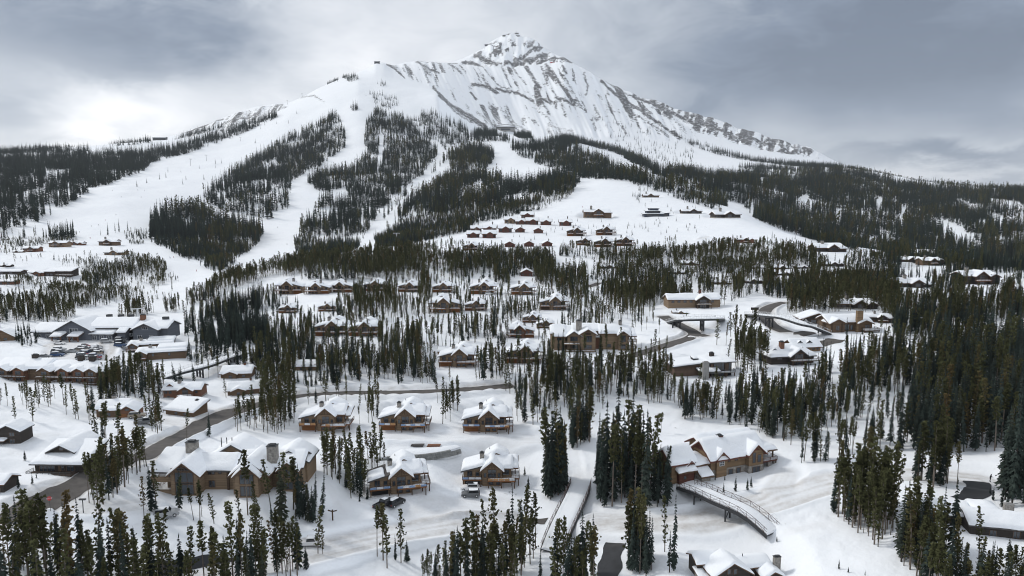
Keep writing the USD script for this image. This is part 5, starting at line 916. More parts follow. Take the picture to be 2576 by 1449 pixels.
# ------------------------------------------------------------------ cars
CARS = {}
def make_car(kind, paint, label, group):
    r = xform('car' if kind != 'pickup' else 'pickup_truck'); tag(r, label, 'car' if kind != 'pickup' else 'pickup truck', group)
    W = .92 if kind == 'sedan' else .98; rf = {'suv': 1.78, 'sedan': 1.45, 'pickup': 1.88}[kind]; be = {'suv': 1.1, 'sedan': .95, 'pickup': 1.12}[kind]
    L = {'suv': 2.35, 'sedan': 2.3, 'pickup': 2.85}[kind]
    low = [(-L, .42), (-L + .1, .3), (L - .15, .3), (L, .5), (L - .05, be - .22), (L - .9, be - .03), (L - 1.3, be), (-L + .02, be)] if kind != 'pickup' else [(-L, .5), (L - .15, .45), (L, .6), (L - .03, be - .12), (L - 1.2, be), (-L, be)]
    def shell(p, w0, w1, ztop, zbot):
        p = np.array(p); n = len(p); ww = np.interp(p[:, 1], [zbot, ztop], [w0, w1]); v = np.vstack([np.column_stack([p[:, 0], -ww, p[:, 1]]), np.column_stack([p[:, 0], ww, p[:, 1]])])
        f = [(i, (i + 1) % n, n + (i + 1) % n) for i in range(n)] + [(i, n + (i + 1) % n, n + i) for i in range(n)] + [(0, i + 1, i) for i in range(1, n - 1)] + [(n, n + i, n + i + 1) for i in range(1, n - 1)]
        return MB().add(v, f)
    b = shell(low, W, W - .04, be, .3)
    cab = {'suv': [(-L + .12, be), (L - 1.55, be), (L - 2.0, rf), (-L + .35, rf)], 'sedan': [(-1.75, be), (.95, be), (.15, rf), (-1.0, rf)], 'pickup': [(-.75, be), (1.55, be), (.95, rf), (-.6, rf)]}[kind]
    b.join(shell(cab, W - .05, W - .22, rf, be))
    if kind == 'pickup': b.box(-L + .02, -W, be - .02, -.75, -W + .12, be + .12).box(-L + .02, W - .12, be - .02, -.75, W, be + .12).box(-L, -W, be - .02, -L + .1, W, be + .12)
    obj('body', b.mesh, 'paint_' + paint, r)
    c = np.array(cab); zz = lambda t: be + (rf - be) * t; xa = lambda t: c[0, 0] + (c[3, 0] - c[0, 0]) * t; xb = lambda t: c[1, 0] + (c[2, 0] - c[1, 0]) * t; wy = lambda t: W - .05 - .17 * t
    for s in (-1, 1):
        v = np.array([[xa(.12) + .15, s * (wy(.12) + .012), zz(.12)], [xb(.12) - .2, s * (wy(.12) + .012), zz(.12)], [xb(.85) - .12, s * (wy(.85) + .012), zz(.85)], [xa(.85) + .12, s * (wy(.85) + .012), zz(.85)]]); v2 = v - [0, s * .05, 0]
        obj('side_window', MB().add(np.vstack([v, v2]), [(0, 1, 2, 3), (4, 7, 6, 5), (0, 4, 5, 1), (1, 5, 6, 2), (2, 6, 7, 3), (3, 7, 4, 0)]).mesh, 'car_glass', r)
    for nm, xf, e in (('windscreen', xb, .015), ('rear_window', xa, -.015)):
        v = np.array([[xf(.1) + e, -wy(.1) + .1, zz(.1)], [xf(.1) + e, wy(.1) - .1, zz(.1)], [xf(.9) + e, wy(.9) - .08, zz(.9)], [xf(.9) + e, -wy(.9) + .08, zz(.9)]]); v2 = v - [e * 4, 0, 0]
        obj(nm, MB().add(np.vstack([v, v2]), [(0, 1, 2, 3), (4, 7, 6, 5), (0, 4, 5, 1), (1, 5, 6, 2), (2, 6, 7, 3), (3, 7, 4, 0)]).mesh, 'car_glass', r)
    for x in (-L + .85, L - .85):
        for s in (-1, 1):
            w = obj('wheel', MB().bar((x, s * (W - .2), .36), (x, s * (W + .03), .36), .37, 12).mesh, 'tyre', r); obj('rim', MB().bar((x, s * (W + .025), .36), (x, s * (W + .045), .36), .2, 8).mesh, 'white_metal', w)
    for s in (-1, 1):
        obj('headlight', MB().box(L - .12, s * W * .75 - .16, be - .36, L + .01, s * W * .75 + .16, be - .2).mesh, 'white_panel', r); obj('tail_light', MB().box(-L - .012, s * W * .82 - .1, be - .35, -L + .05, s * W * .82 + .1, be - .1).mesh, 'sign_red', r)
    obj('roof_snow', snow_blob(c[3, 0] + .08, -W + .35, rf, c[2, 0] - .05, W - .35, .09, 3, 5), 'snow', r, smooth=50)
    return r
def car(kind, paint, u, v, rz, label, group=None):
    key = (kind, paint); p = at(u, v); used_first = key not in CARS
    if used_first: CARS[key] = make_car(kind, paint, label, group); r = CARS[key]
    else:
        src = CARS[key]; r = UsdGeom.Xform.Define(stage, path_of('pickup_truck' if kind == 'pickup' else 'car')); r = r.GetPrim(); r.GetReferences().AddInternalReference(src.GetPath()); r.SetInstanceable(True); tag(r, label, None, group)
    x = UsdGeom.Xformable(r)
    x.ClearXformOpOrder(); 
    (x.AddTranslateOp() if not r.GetAttribute('xformOp:translate').HasAuthoredValue() else UsdGeom.XformOp(r.GetAttribute('xformOp:translate'))).Set(Gf.Vec3d(*map(float, p)))
    (x.AddRotateZOp()).Set(float(rz))
    x.SetXformOpOrder([UsdGeom.XformOp(r.GetAttribute('xformOp:translate')), UsdGeom.XformOp(r.GetAttribute('xformOp:rotateZ'))])
    return r
car('pickup', 'black', 966, 1274, 58, 'dark pickup parked nose out before the bare-roofed tan chalet')
car('suv', 'black', 996, 1270, 55, 'dark car parked right of the pickup before the bare-roofed tan chalet')
car('suv', 'grey', 1184, 1248, 182, 'dark grey car parked in front of the white one below the orange-panelled chalet')
s_ = car('suv', 'white', 1182, 1232, 180, 'white car with a roof box just behind the dark grey car')
obj('roof_box', MB().prism([(-1.0, 1.9), (.7, 1.9), (.95, 2.0), (.6, 2.22), (-.9, 2.22)], 1, -.1, .6).mesh, 'paint_black', s_)
car('pickup', 'white', 780, 1372, 6, 'white pickup driving on the packed snow road behind a pine')
car('suv', 'tan', 346, 1050, 14, 'tan grey car parked beside the gabled garage left of the road')
car('pickup', 'grey', 366, 1066, 22, 'dark pickup on the snowy drive below the gabled garage')
car('suv', 'white', 1231, 742, 0, 'pale car beside the seventh chalet of the upper row')
car('suv', 'silver', 420, 1298, 20, 'car half hidden by pines in front of the huge timber lodge')
kinds = [('suv', 'black'), ('suv', 'grey'), ('sedan', 'silver'), ('suv', 'white'), ('sedan', 'black'), ('suv', 'blue'), ('pickup', 'black'), ('suv', 'silver'), ('sedan', 'red'), ('suv', 'tan')]
LOTG = 'cars in the crowded rows of the car park'; cr = random.Random(11)
for col, (u, lab) in enumerate(((212, 'left'), (242, 'right'))):
    for k in range(10):
        kd = kinds[(k * 3 + col * 4) % 10] if not (col == 0 and k == 0) else ('sedan', 'red')
        car(*kd, u + cr.uniform(-2, 2) - k * .4, 875 + k * 3.4 + col, 3 + cr.uniform(-4, 4) + 180 * cr.randint(0, 1), f'{kd[1]} {kd[0]} parked in the {lab} of the two crowded car park rows', LOTG + f', {lab} row, {kd[1]} {kd[0]}')
for k, (u, v, kd, l) in enumerate(((150, 883, ('suv', 'silver'), 'top'), (146, 888, ('suv', 'grey'), 'second'), (153, 891, ('suv', 'black'), 'third'), (145, 896, ('suv', 'blue'), 'bottom'))): car(*kd, u, v, 8, f'{kd[1]} car, {l} of the small group of four left in the car park')
car('sedan', 'silver', 185, 886, 5, 'silver car alone between the two groups in the car park'); car('suv', 'silver', 268, 862, 20, 'silver car on the drive before the base lodge'); car('sedan', 'white', 150, 866, 0, 'white car beside the entry porch of the base lodge'); car('sedan', 'grey', 112, 900, 10, 'grey car alone at the lower left of the car park')
for k, (v, kd) in enumerate(((858, ('suv', 'grey')), (865, ('suv', 'black')), (872, ('suv', 'blue')))): car(*kd, 303, v, 5, f'{kd[1]} car, {("top", "middle", "bottom")[k]} of three beside the brown townhouses')

# ------------------------------------------------------------------ lift towers, people
def lift_tower(u, v, hpx, label, mat='metal_dark', big=False):
    p = at(u, v); d = float(project(p)[2]); h = max(6.0, hpx * d / F); r = xform('lift_tower', p, -math.atan2(p[0], p[1])); tag(r, label, 'lift tower', None)
    k = .5 if not big else .8
    obj('pole', MB().bar((0, 0, -1), (0, 0, h), k * .9, 8, k * .6).mesh, mat, r); obj('crossarm', MB().box(-3.2, -.3, h - .5, 3.2, .3, h).mesh, mat, r)
    for s in (-2.8, 2.8): obj('sheave_rack', MB().box(s - .25, -2.2, h - 1.0, s + .25, 2.2, h - .5).mesh, mat, r)
for a in ((347, 803, 27, 'pale lift tower just behind the base lodge', 'white_metal', True), (998, 614, 28, 'white lift tower in front of the dark forest left of the meadow', 'white_metal', True), (480, 417, 17, 'lift tower low on the wide left run, left of two close ones'), (519, 405, 15, 'lift tower low on the wide left run, right of two close ones'), (605, 355, 9, 'lift tower by scattered trees halfway up the left slope'),
        (723, 263, 10, 'lift tower on the skyline where the rocky back ridge ends'), (760, 243, 10, 'lift tower on the skyline of the left shoulder, above the brown hump'), (1117, 400, 10, 'lift tower at the foot of the narrow run below the knoll'), (1137, 383, 10, 'lift tower at the bend of the run below the knoll'), (830, 208, 7, 'tiny lift tower on the steep skyline below the white summit hut'), (1862, 205, 0, '')): 
    if a[2]: lift_tower(*a)
def bones(j, links):
    import manifold3d as md
    from manifold3d import Manifold
    def ball(p, r): return Manifold.sphere(r, 10).translate(tuple(map(float, p)))
    m = Manifold()
    for a, b in links: m += Manifold.batch_hull([ball(*j[a]), ball(*j[b])])
    g = m.to_mesh(); return trimesh.Trimesh(g.vert_properties[:, :3], g.tri_verts)
def person_mesh(ski=True):
    b = .12 if ski else .0
    J = {'head': ((0, -.10 - b, 1.62), .115), 'neck': ((0, -.05 - b, 1.45), .07), 'chest': ((0, -.02 - b, 1.25), .17), 'hip': ((0, .03, .92), .15), 'sl': ((-.2, -.02 - b, 1.38), .075), 'sr': ((.2, -.02 - b, 1.38), .075), 'el': ((-.33, -.08 - b, 1.12), .055), 'er': ((.33, -.08 - b, 1.12), .055), 'hl': ((-.34, -.32 - b, 1.02), .05), 'hr': ((.34, -.32 - b, 1.02), .05),
         'pl': ((-.1, .03, .88), .1), 'pr': ((.1, .03, .88), .1), 'kl': ((-.13, -.12 if ski else -.05, .5), .075), 'kr': ((.13, -.06 if ski else .06, .5), .075), 'al': ((-.14, .02, .1), .06), 'ar': ((.14, .04 if ski else .15, .1), .06), 'tl': ((-.14, -.14, .06), .05), 'tr': ((.14, -.12 if ski else 0, .06), .05)}
    return bones(J, [('head', 'neck'), ('neck', 'chest'), ('chest', 'hip'), ('sl', 'sr'), ('sl', 'chest'), ('sr', 'chest'), ('sl', 'el'), ('el', 'hl'), ('sr', 'er'), ('er', 'hr'), ('hip', 'pl'), ('hip', 'pr'), ('pl', 'kl'), ('kl', 'al'), ('al', 'tl'), ('pr', 'kr'), ('kr', 'ar'), ('ar', 'tr')])
PM = {True: person_mesh(True), False: person_mesh(False)}
plain('jacket_dark', (.03, .03, .035), .8, .2); plain('jacket_blue', (.04, .08, .2), .8, .2); plain('jacket_red', (.3, .04, .04), .8, .2); plain('jacket_green', (.05, .10, .05), .8, .2)
def person(u, v, label, mat='jacket_dark', ski=True, rz=0.0, group=None):
    r = xform('person', at(u, v), rz); tag(r, label, 'person', group); obj('body', PM[ski], mat, r, smooth=True)
    if ski:
        for s in (-.14, .14): obj('ski', MB().box(s - .05, -.95, .005, s + .05, .75, .03).mesh, 'paint_red', r)
        for s in (-.36, .36): obj('ski_pole', MB().bar((s, -.38, 1.05), (s * 1.2, .1, .02), .015).mesh, 'metal_dark', r)
person(2491, 1212, 'dark-clad person walking on the packed snow road near the dark driveway, lower right', 'jacket_dark', False, .6)
person(260, 893, 'dark-clad person standing on the car park beside the brown lane', 'jacket_dark', False)
cr = random.Random(3)
SK = ((160, 581, 'left of a pair of skiers on the lower run above the spruce row'), (164, 581, 'right of a pair of skiers on the lower run above the spruce row'), (200, 585, 'skier between the pair and the three tall spruces'), (230, 570, 'skier on the wide run above the tall house'), (248, 567, 'skier just left of the three tall spruces on the run'), (265, 555, 'skier above the tall spruces on the wide run'), (292, 541, 'skier right above the tallest of the run-side spruces'), (227, 600, 'skier just left of the large brown house by the run'),
      (283, 480, 'skier alone high on the wide left run'), (305, 496, 'skier in the middle of the wide left run'), (355, 497, 'skier right of the middle of the wide left run'), (347, 479, 'left of two skiers near the top of the wide run'), (364, 480, 'right of two skiers near the top of the wide run'), (334, 630, 'skier on the curving run below the small pines'), (394, 641, 'left of two skiers on the curving run'), (397, 640, 'right of two skiers on the curving run'), (428, 650, 'left skier of the next pair on the curving run'), (437, 649, 'right skier of the next pair on the curving run'),
      (495, 683, 'skier at the bottom bend of the run below the dark wood'), (698, 573, 'skier on the narrow run right of the dark wood'), (722, 616, 'skier beside the forest edge on the lower narrow run'), (1107, 598, 'left of three skiers at the meadow edge'), (1110, 597, 'middle of three skiers at the meadow edge'), (1114, 597, 'right of three skiers at the meadow edge'), (1125, 595, 'skier just uphill of the three at the meadow edge'), (1465, 522, 'skier at the foot of the white open run'), (1876, 1003, ''), (1727, 795, 'skier in dark clothes between the two footbridges over the bending road'))
for u, v, l in SK:
    if l: person(u, v, l, cr.choice(['jacket_dark', 'jacket_dark', 'jacket_blue', 'jacket_red', 'jacket_green']), True, cr.uniform(-.6, .6), None)
# ------------------------------------------------------------------ trees
def leaf_mat(name, base, brown, tr=0.25):
    c = np.array(base)
    n = {'oi': ('object_info', {}), 'at': ('attribute', {'attribute': 'bark'}), 'tc': ('geometry', {}), 'no': ('noise_texture', {'scale': 0.9, 'detail': 3.0}),
         'r': ('rgb_ramp', {'ramp': [(0.0, tuple(c * .62)), (0.35, tuple(c * .9)), (0.78, tuple(c * 1.25)), (0.93, tuple((c * 1.2 + np.array(brown)) / 2)), (1.0, brown)]}),
         'v': ('map_range', {'from_min': 0.3, 'from_max': 0.7, 'to_min': 0.65, 'to_max': 1.4, 'clamp': True}), 'mul': ('vector_math', {'math_type': 'scale'}),
         'mx': ('mix_color', {'blend_type': 'mix', 'b': (0.145, 0.125, 0.108)}), 'd': ('diffuse_bsdf', {}), 't': ('translucent_bsdf', {}), 'm': ('mix_closure', {'fac': tr})}
    L = [('oi.random', 'r.fac'), ('tc.position', 'no.vector'), ('no.fac', 'v.value'), ('r.color', 'mul.vector1'), ('v.result', 'mul.scale'), ('mul.vector', 'mx.a'), ('at.fac', 'mx.fac'), ('mx.result', 'd.color'), ('mx.result', 't.color'), ('d.BSDF', 'm.closure1'), ('t.BSDF', 'm.closure2')]
    LOOK[name] = usdkit.material(stage, f'/World/Looks/{name}', n, L, surface='m.closure')
leaf_mat('pine_needles', (0.088, 0.092, 0.044), (0.12, 0.088, 0.042)); leaf_mat('spruce_needles', (0.038, 0.051, 0.045), (0.05, 0.056, 0.040))
def tri_cloud(centers, sizes, rnd, flat=0.5, droop=0.0, out=None):
    """needle tufts: three crossing triangles each"""
    V, Fc = [], []; n = 0
    for k, (c, s) in enumerate(zip(centers, sizes)):
        for q in range(3):
            a = rnd.normal(size=3); a[2] *= flat; a /= np.linalg.norm(a); b = rnd.normal(size=3); b[2] *= flat; b -= a * (a @ b); b /= np.linalg.norm(b)
            p = c + rnd.normal(size=3) * s * .18
            V += [p - a * s, p + a * s * .6 + b * s * .75, p + a * s * .6 - b * s * .75]; Fc.append((n, n + 1, n + 2)); n += 3
    return np.array(V), np.array(Fc)
def pine(seed, H=12.0, lod=0, crown0=.42, rad=1.15, tufts=150):
    """lodgepole pine: thin bare pole, a narrow bunchy crown on the upper part"""
    r = np.random.default_rng(seed); bend = r.normal(size=2) * .35
    ax = lambda t: np.array([bend[0] * t * t, bend[1] * t * t, H * t])
    t = MB(); ts = np.linspace(0, .96, 5 if lod == 0 else 3)
    for a, b in zip(ts[:-1], ts[1:]): t.bar(ax(a) - [0, 0, .4 if a == 0 else 0], ax(b), .15 * (1 - a * .85), 5 if lod == 0 else 3, .15 * (1 - b * .85))
    if lod == 0:
        for k in range(9): q = r.uniform(.12, max(crown0, .2)); an = r.uniform(0, 6.28); t.bar(ax(q), ax(q) + np.array([math.cos(an), math.sin(an), -.15]) * r.uniform(.3, .9), .025, 3, .01)
    C, S = [], []
    nb = max(6, tufts // (7 if lod == 0 else 3))
    for k in range(nb):
        q = crown0 + (1 - crown0) * (k + .5) / nb; rel = (q - crown0) / (1 - crown0); an = k * 2.4 + r.uniform(-.5, .5)
        R = rad * (.55 + .75 * math.sin(min(rel * 1.5 + .35, 1) * math.pi * .5)) * (1 - max(0, rel - .45) / .55 * .82) * r.uniform(.6, 1.25)
        m = 7 if lod == 0 else 3
        for j in range(m):
            f = (j + 1) / m; p = ax(q) + np.array([math.cos(an) * R * f, math.sin(an) * R * f, R * f * .25]) + r.normal(size=3) * .16
            C.append(p); S.append((.25 if lod == 0 else .40 if lod == 1 else .58) * r.uniform(.7, 1.35))
    C.append(ax(.985)); S.append(.25)
    return t, tri_cloud(C, S, r, .55)
def spruce(seed, H=15.0, lod=0, rad=1.7, crown0=.06):
    """spruce or fir: a spire of drooping, uneven boughs down to the snow"""
    r = np.random.default_rng(seed); t = MB().bar((0, 0, -.4), (0, 0, H * .97), .2, 5 if lod == 0 else 3, .02)
    V, Fc = [], []; n = 0; nw = (24, 14, 9)[lod]; nbr = (7, 7, 6)[lod]
    for k in range(nw):
        q = crown0 + (1 - crown0) * ((k + .3) / nw) ** .92; z = H * q; R = rad * ((1 - q) ** .8) * (1.0 if q > .12 else .75) + .12
        for j in range(nbr):
            an = k * 1.1 + j * 6.283 / nbr + r.uniform(-.35, .35); L = R * r.uniform(.45, 1.25)
            if r.random() < (.16, .1, .04)[lod]: continue
            d = np.array([math.cos(an), math.sin(an), 0]); e = np.array([-d[1], d[0], 0]); w = L * (.30, .45, .62)[lod] + .07; zz = z + r.uniform(-.2, .2) * H / nw
            root = np.array([0, 0, zz + L * .12]); mid = d * L * .55 + [0, 0, zz - L * .12]; tip = d * L + [0, 0, zz - L * (.42 + r.uniform(-.12, .2))]
            V += [root, mid + e * w - [0, 0, w * .55], tip, mid - e * w - [0, 0, w * .55], mid + [0, 0, w * .15]]; Fc += [(n, n + 1, n + 4), (n + 4, n + 1, n + 2), (n, n + 4, n + 3), (n + 4, n + 2, n + 3)]; n += 5
            if lod == 0 and L > .5:
                for sd in (-1, 1):
                    p = mid + e * sd * w * .7 - [0, 0, w * .4]; s = L * .3; V += [p, p + d * s * .9 + e * sd * s * .5 - [0, 0, s * .5], p + d * s * .2 + e * sd * s * .8 - [0, 0, s * .6]]; Fc.append((n, n + 1, n + 2)); n += 3
    V += [[.14, 0, H * .93], [-.1, .1, H * .93], [0, 0, H * 1.02], [-.1, -.1, H * .93]]; Fc += [(n, n + 1, n + 2), (n + 1, n + 3, n + 2), (n + 3, n, n + 2)]
    return t, (np.array(V), np.array(Fc))

# ---- where trees stand: (outline of the trunks' feet in the photograph, trees per square metre or count, share of spruce, height, where it is)
W = 'in the forest'
NEAR = [
 ([(172,1280),(245,1284),(300,1240),(345,1195),(375,1168),(360,1155),(300,1195),(240,1235),(185,1260)], 34, .06, 11, 'on the snow bank right of the dark road, lower left'),
 ([(235,1105),(300,1100),(305,1140),(240,1140)], 12, .1, 11, 'between the dark modern house and the road'),
 ([(365,1065),(430,1068),(440,1092),(395,1100)], 14, .05, 10, 'below the parked pickup left of the road'),
 ([(440,1085),(500,1060),(512,1075),(470,1108)], 12, .2, 10, 'at the road edge above the huge timber lodge'),
 ([(590,1086),(640,1086),(700,1093),(742,1070),(745,1010),(700,1003),(640,1042),(595,1066)], 55, .03, 12, 'between the road bend and the leftmost chalet of the row of three'),
 ([(590,1285),(745,1262),(762,1298),(742,1318),(600,1330)], 42, .15, 13, 'in the grove before the right half of the huge timber lodge'),
 ([(338,1312),(400,1290),(465,1312),(540,1322),(562,1300),(520,1288),(400,1272)], 22, .35, 12, 'before the left half of the huge timber lodge'),
 ([(748,1300),(800,1280),(812,1300),(780,1320)], 8, .9, 11, 'at the right corner of the huge timber lodge'),
 ([(10,1440),(90,1395),(180,1415),(260,1440),(400,1432),(520,1436),(660,1428),(678,1455),(665,1560),(0,1560)], 84, .3, 14, 'in the bottom left corner grove'),
 ([(686,1432),(740,1430),(752,1455),(690,1460)], 9, .2, 12, 'at the right end of the bottom left grove'),
 ([(862,1195),(912,1182),(916,1250),(882,1254),(862,1215)], 20, .25, 12, 'in the clump left of the bare-roofed chalet'),
 ([(812,1172),(858,1176),(856,1222),(815,1192)], 14, .1, 11, 'in the clump right of the huge timber lodge'),
 ([(926,1165),(962,1158),(968,1180),(934,1186)], 8, .2, 11, 'just above the left end of the stone block wall'),
 ([(1059,1452),(1122,1446),(1122,1476),(1060,1476)], 10, .4, 7, 'at the bottom edge left of the centre grove'),
 ([(1120,1478),(1195,1470),(1195,1520),(1120,1520)], 12, .2, 16, 'in the left half of the bottom centre grove'),
 ([(1196,1445),(1290,1418),(1320,1390),(1356,1374),(1366,1385),(1330,1430),(1290,1500),(1200,1512)], 34, .25, 16, 'in the grove left of the wide footbridge'),
 ([(1393,1486),(1466,1462),(1492,1442),(1494,1492),(1460,1530),(1393,1530)], 17, .25, 15, 'in the bottom grove right of the wide footbridge'),
 ([(1372,1228),(1412,1198),(1428,1222),(1402,1248),(1378,1264)], 22, .6, 21, 'in the tall clump above the wide footbridge'),
 ([(1434,1112),(1484,1092),(1490,1110),(1440,1132)], 14, .5, 15, 'above the tall clump beside the white lane'),
 ([(1642,1200),(1680,1204),(1702,1240),(1692,1276),(1645,1287)], 12, .6, 13, 'in front of the left wing of the red brown house'),
 ([(1495,1205),(1540,1184),(1600,1192),(1642,1200),(1645,1286),(1580,1272),(1522,1281),(1500,1245)], 34, .6, 21, 'in the tall stand left of the red brown house'),
 ([(1570,1412),(1614,1400),(1640,1430),(1632,1452),(1580,1436)], 15, .5, 15, 'right of the dark driveway at the bottom'),
 ([(1652,1090),(1668,1084),(1668,1092),(1655,1094)], 2, 0, 11, 'standing alone on open snow, a pair'),
 ([(2092,1288),(2150,1272),(2230,1292),(2262,1325),(2240,1346),(2215,1380),(2170,1352),(2120,1312)], 56, .15, 15, 'in the round grove right of the curved footbridge'),
 ([(2420,1400),(2500,1404),(2590,1446),(2590,1560),(2420,1550)], 46, .35, 10, 'in the low trees below the snow-buried house, lower right corner'),
 ([(2255,1392),(2310,1370),(2400,1392),(2420,1400),(2420,1550),(2350,1540),(2300,1452),(2262,1412)], 62, .35, 14, 'in the dark grove of the lower right corner'),
 ([(2338,1208),(2382,1204),(2384,1222),(2345,1226)], 14, .35, 15, 'in the clump left of the dark driveway, right side'),
 ([(2296,1204),(2316,1200),(2318,1212),(2300,1214)], 5, .2, 14, 'left of the small clump by the right dark driveway'),
 ([(2518,1225),(2590,1238),(2590,1292),(2528,1264)], 14, .95, 20, 'tall and dark at the right edge by the driveway'),
 ([(2360,900),(2576,900),(2590,1120),(2480,1138),(2380,1142),(2260,1136),(2300,1000)], 260, .7, 16, 'in the dark forest along the right edge'),
]
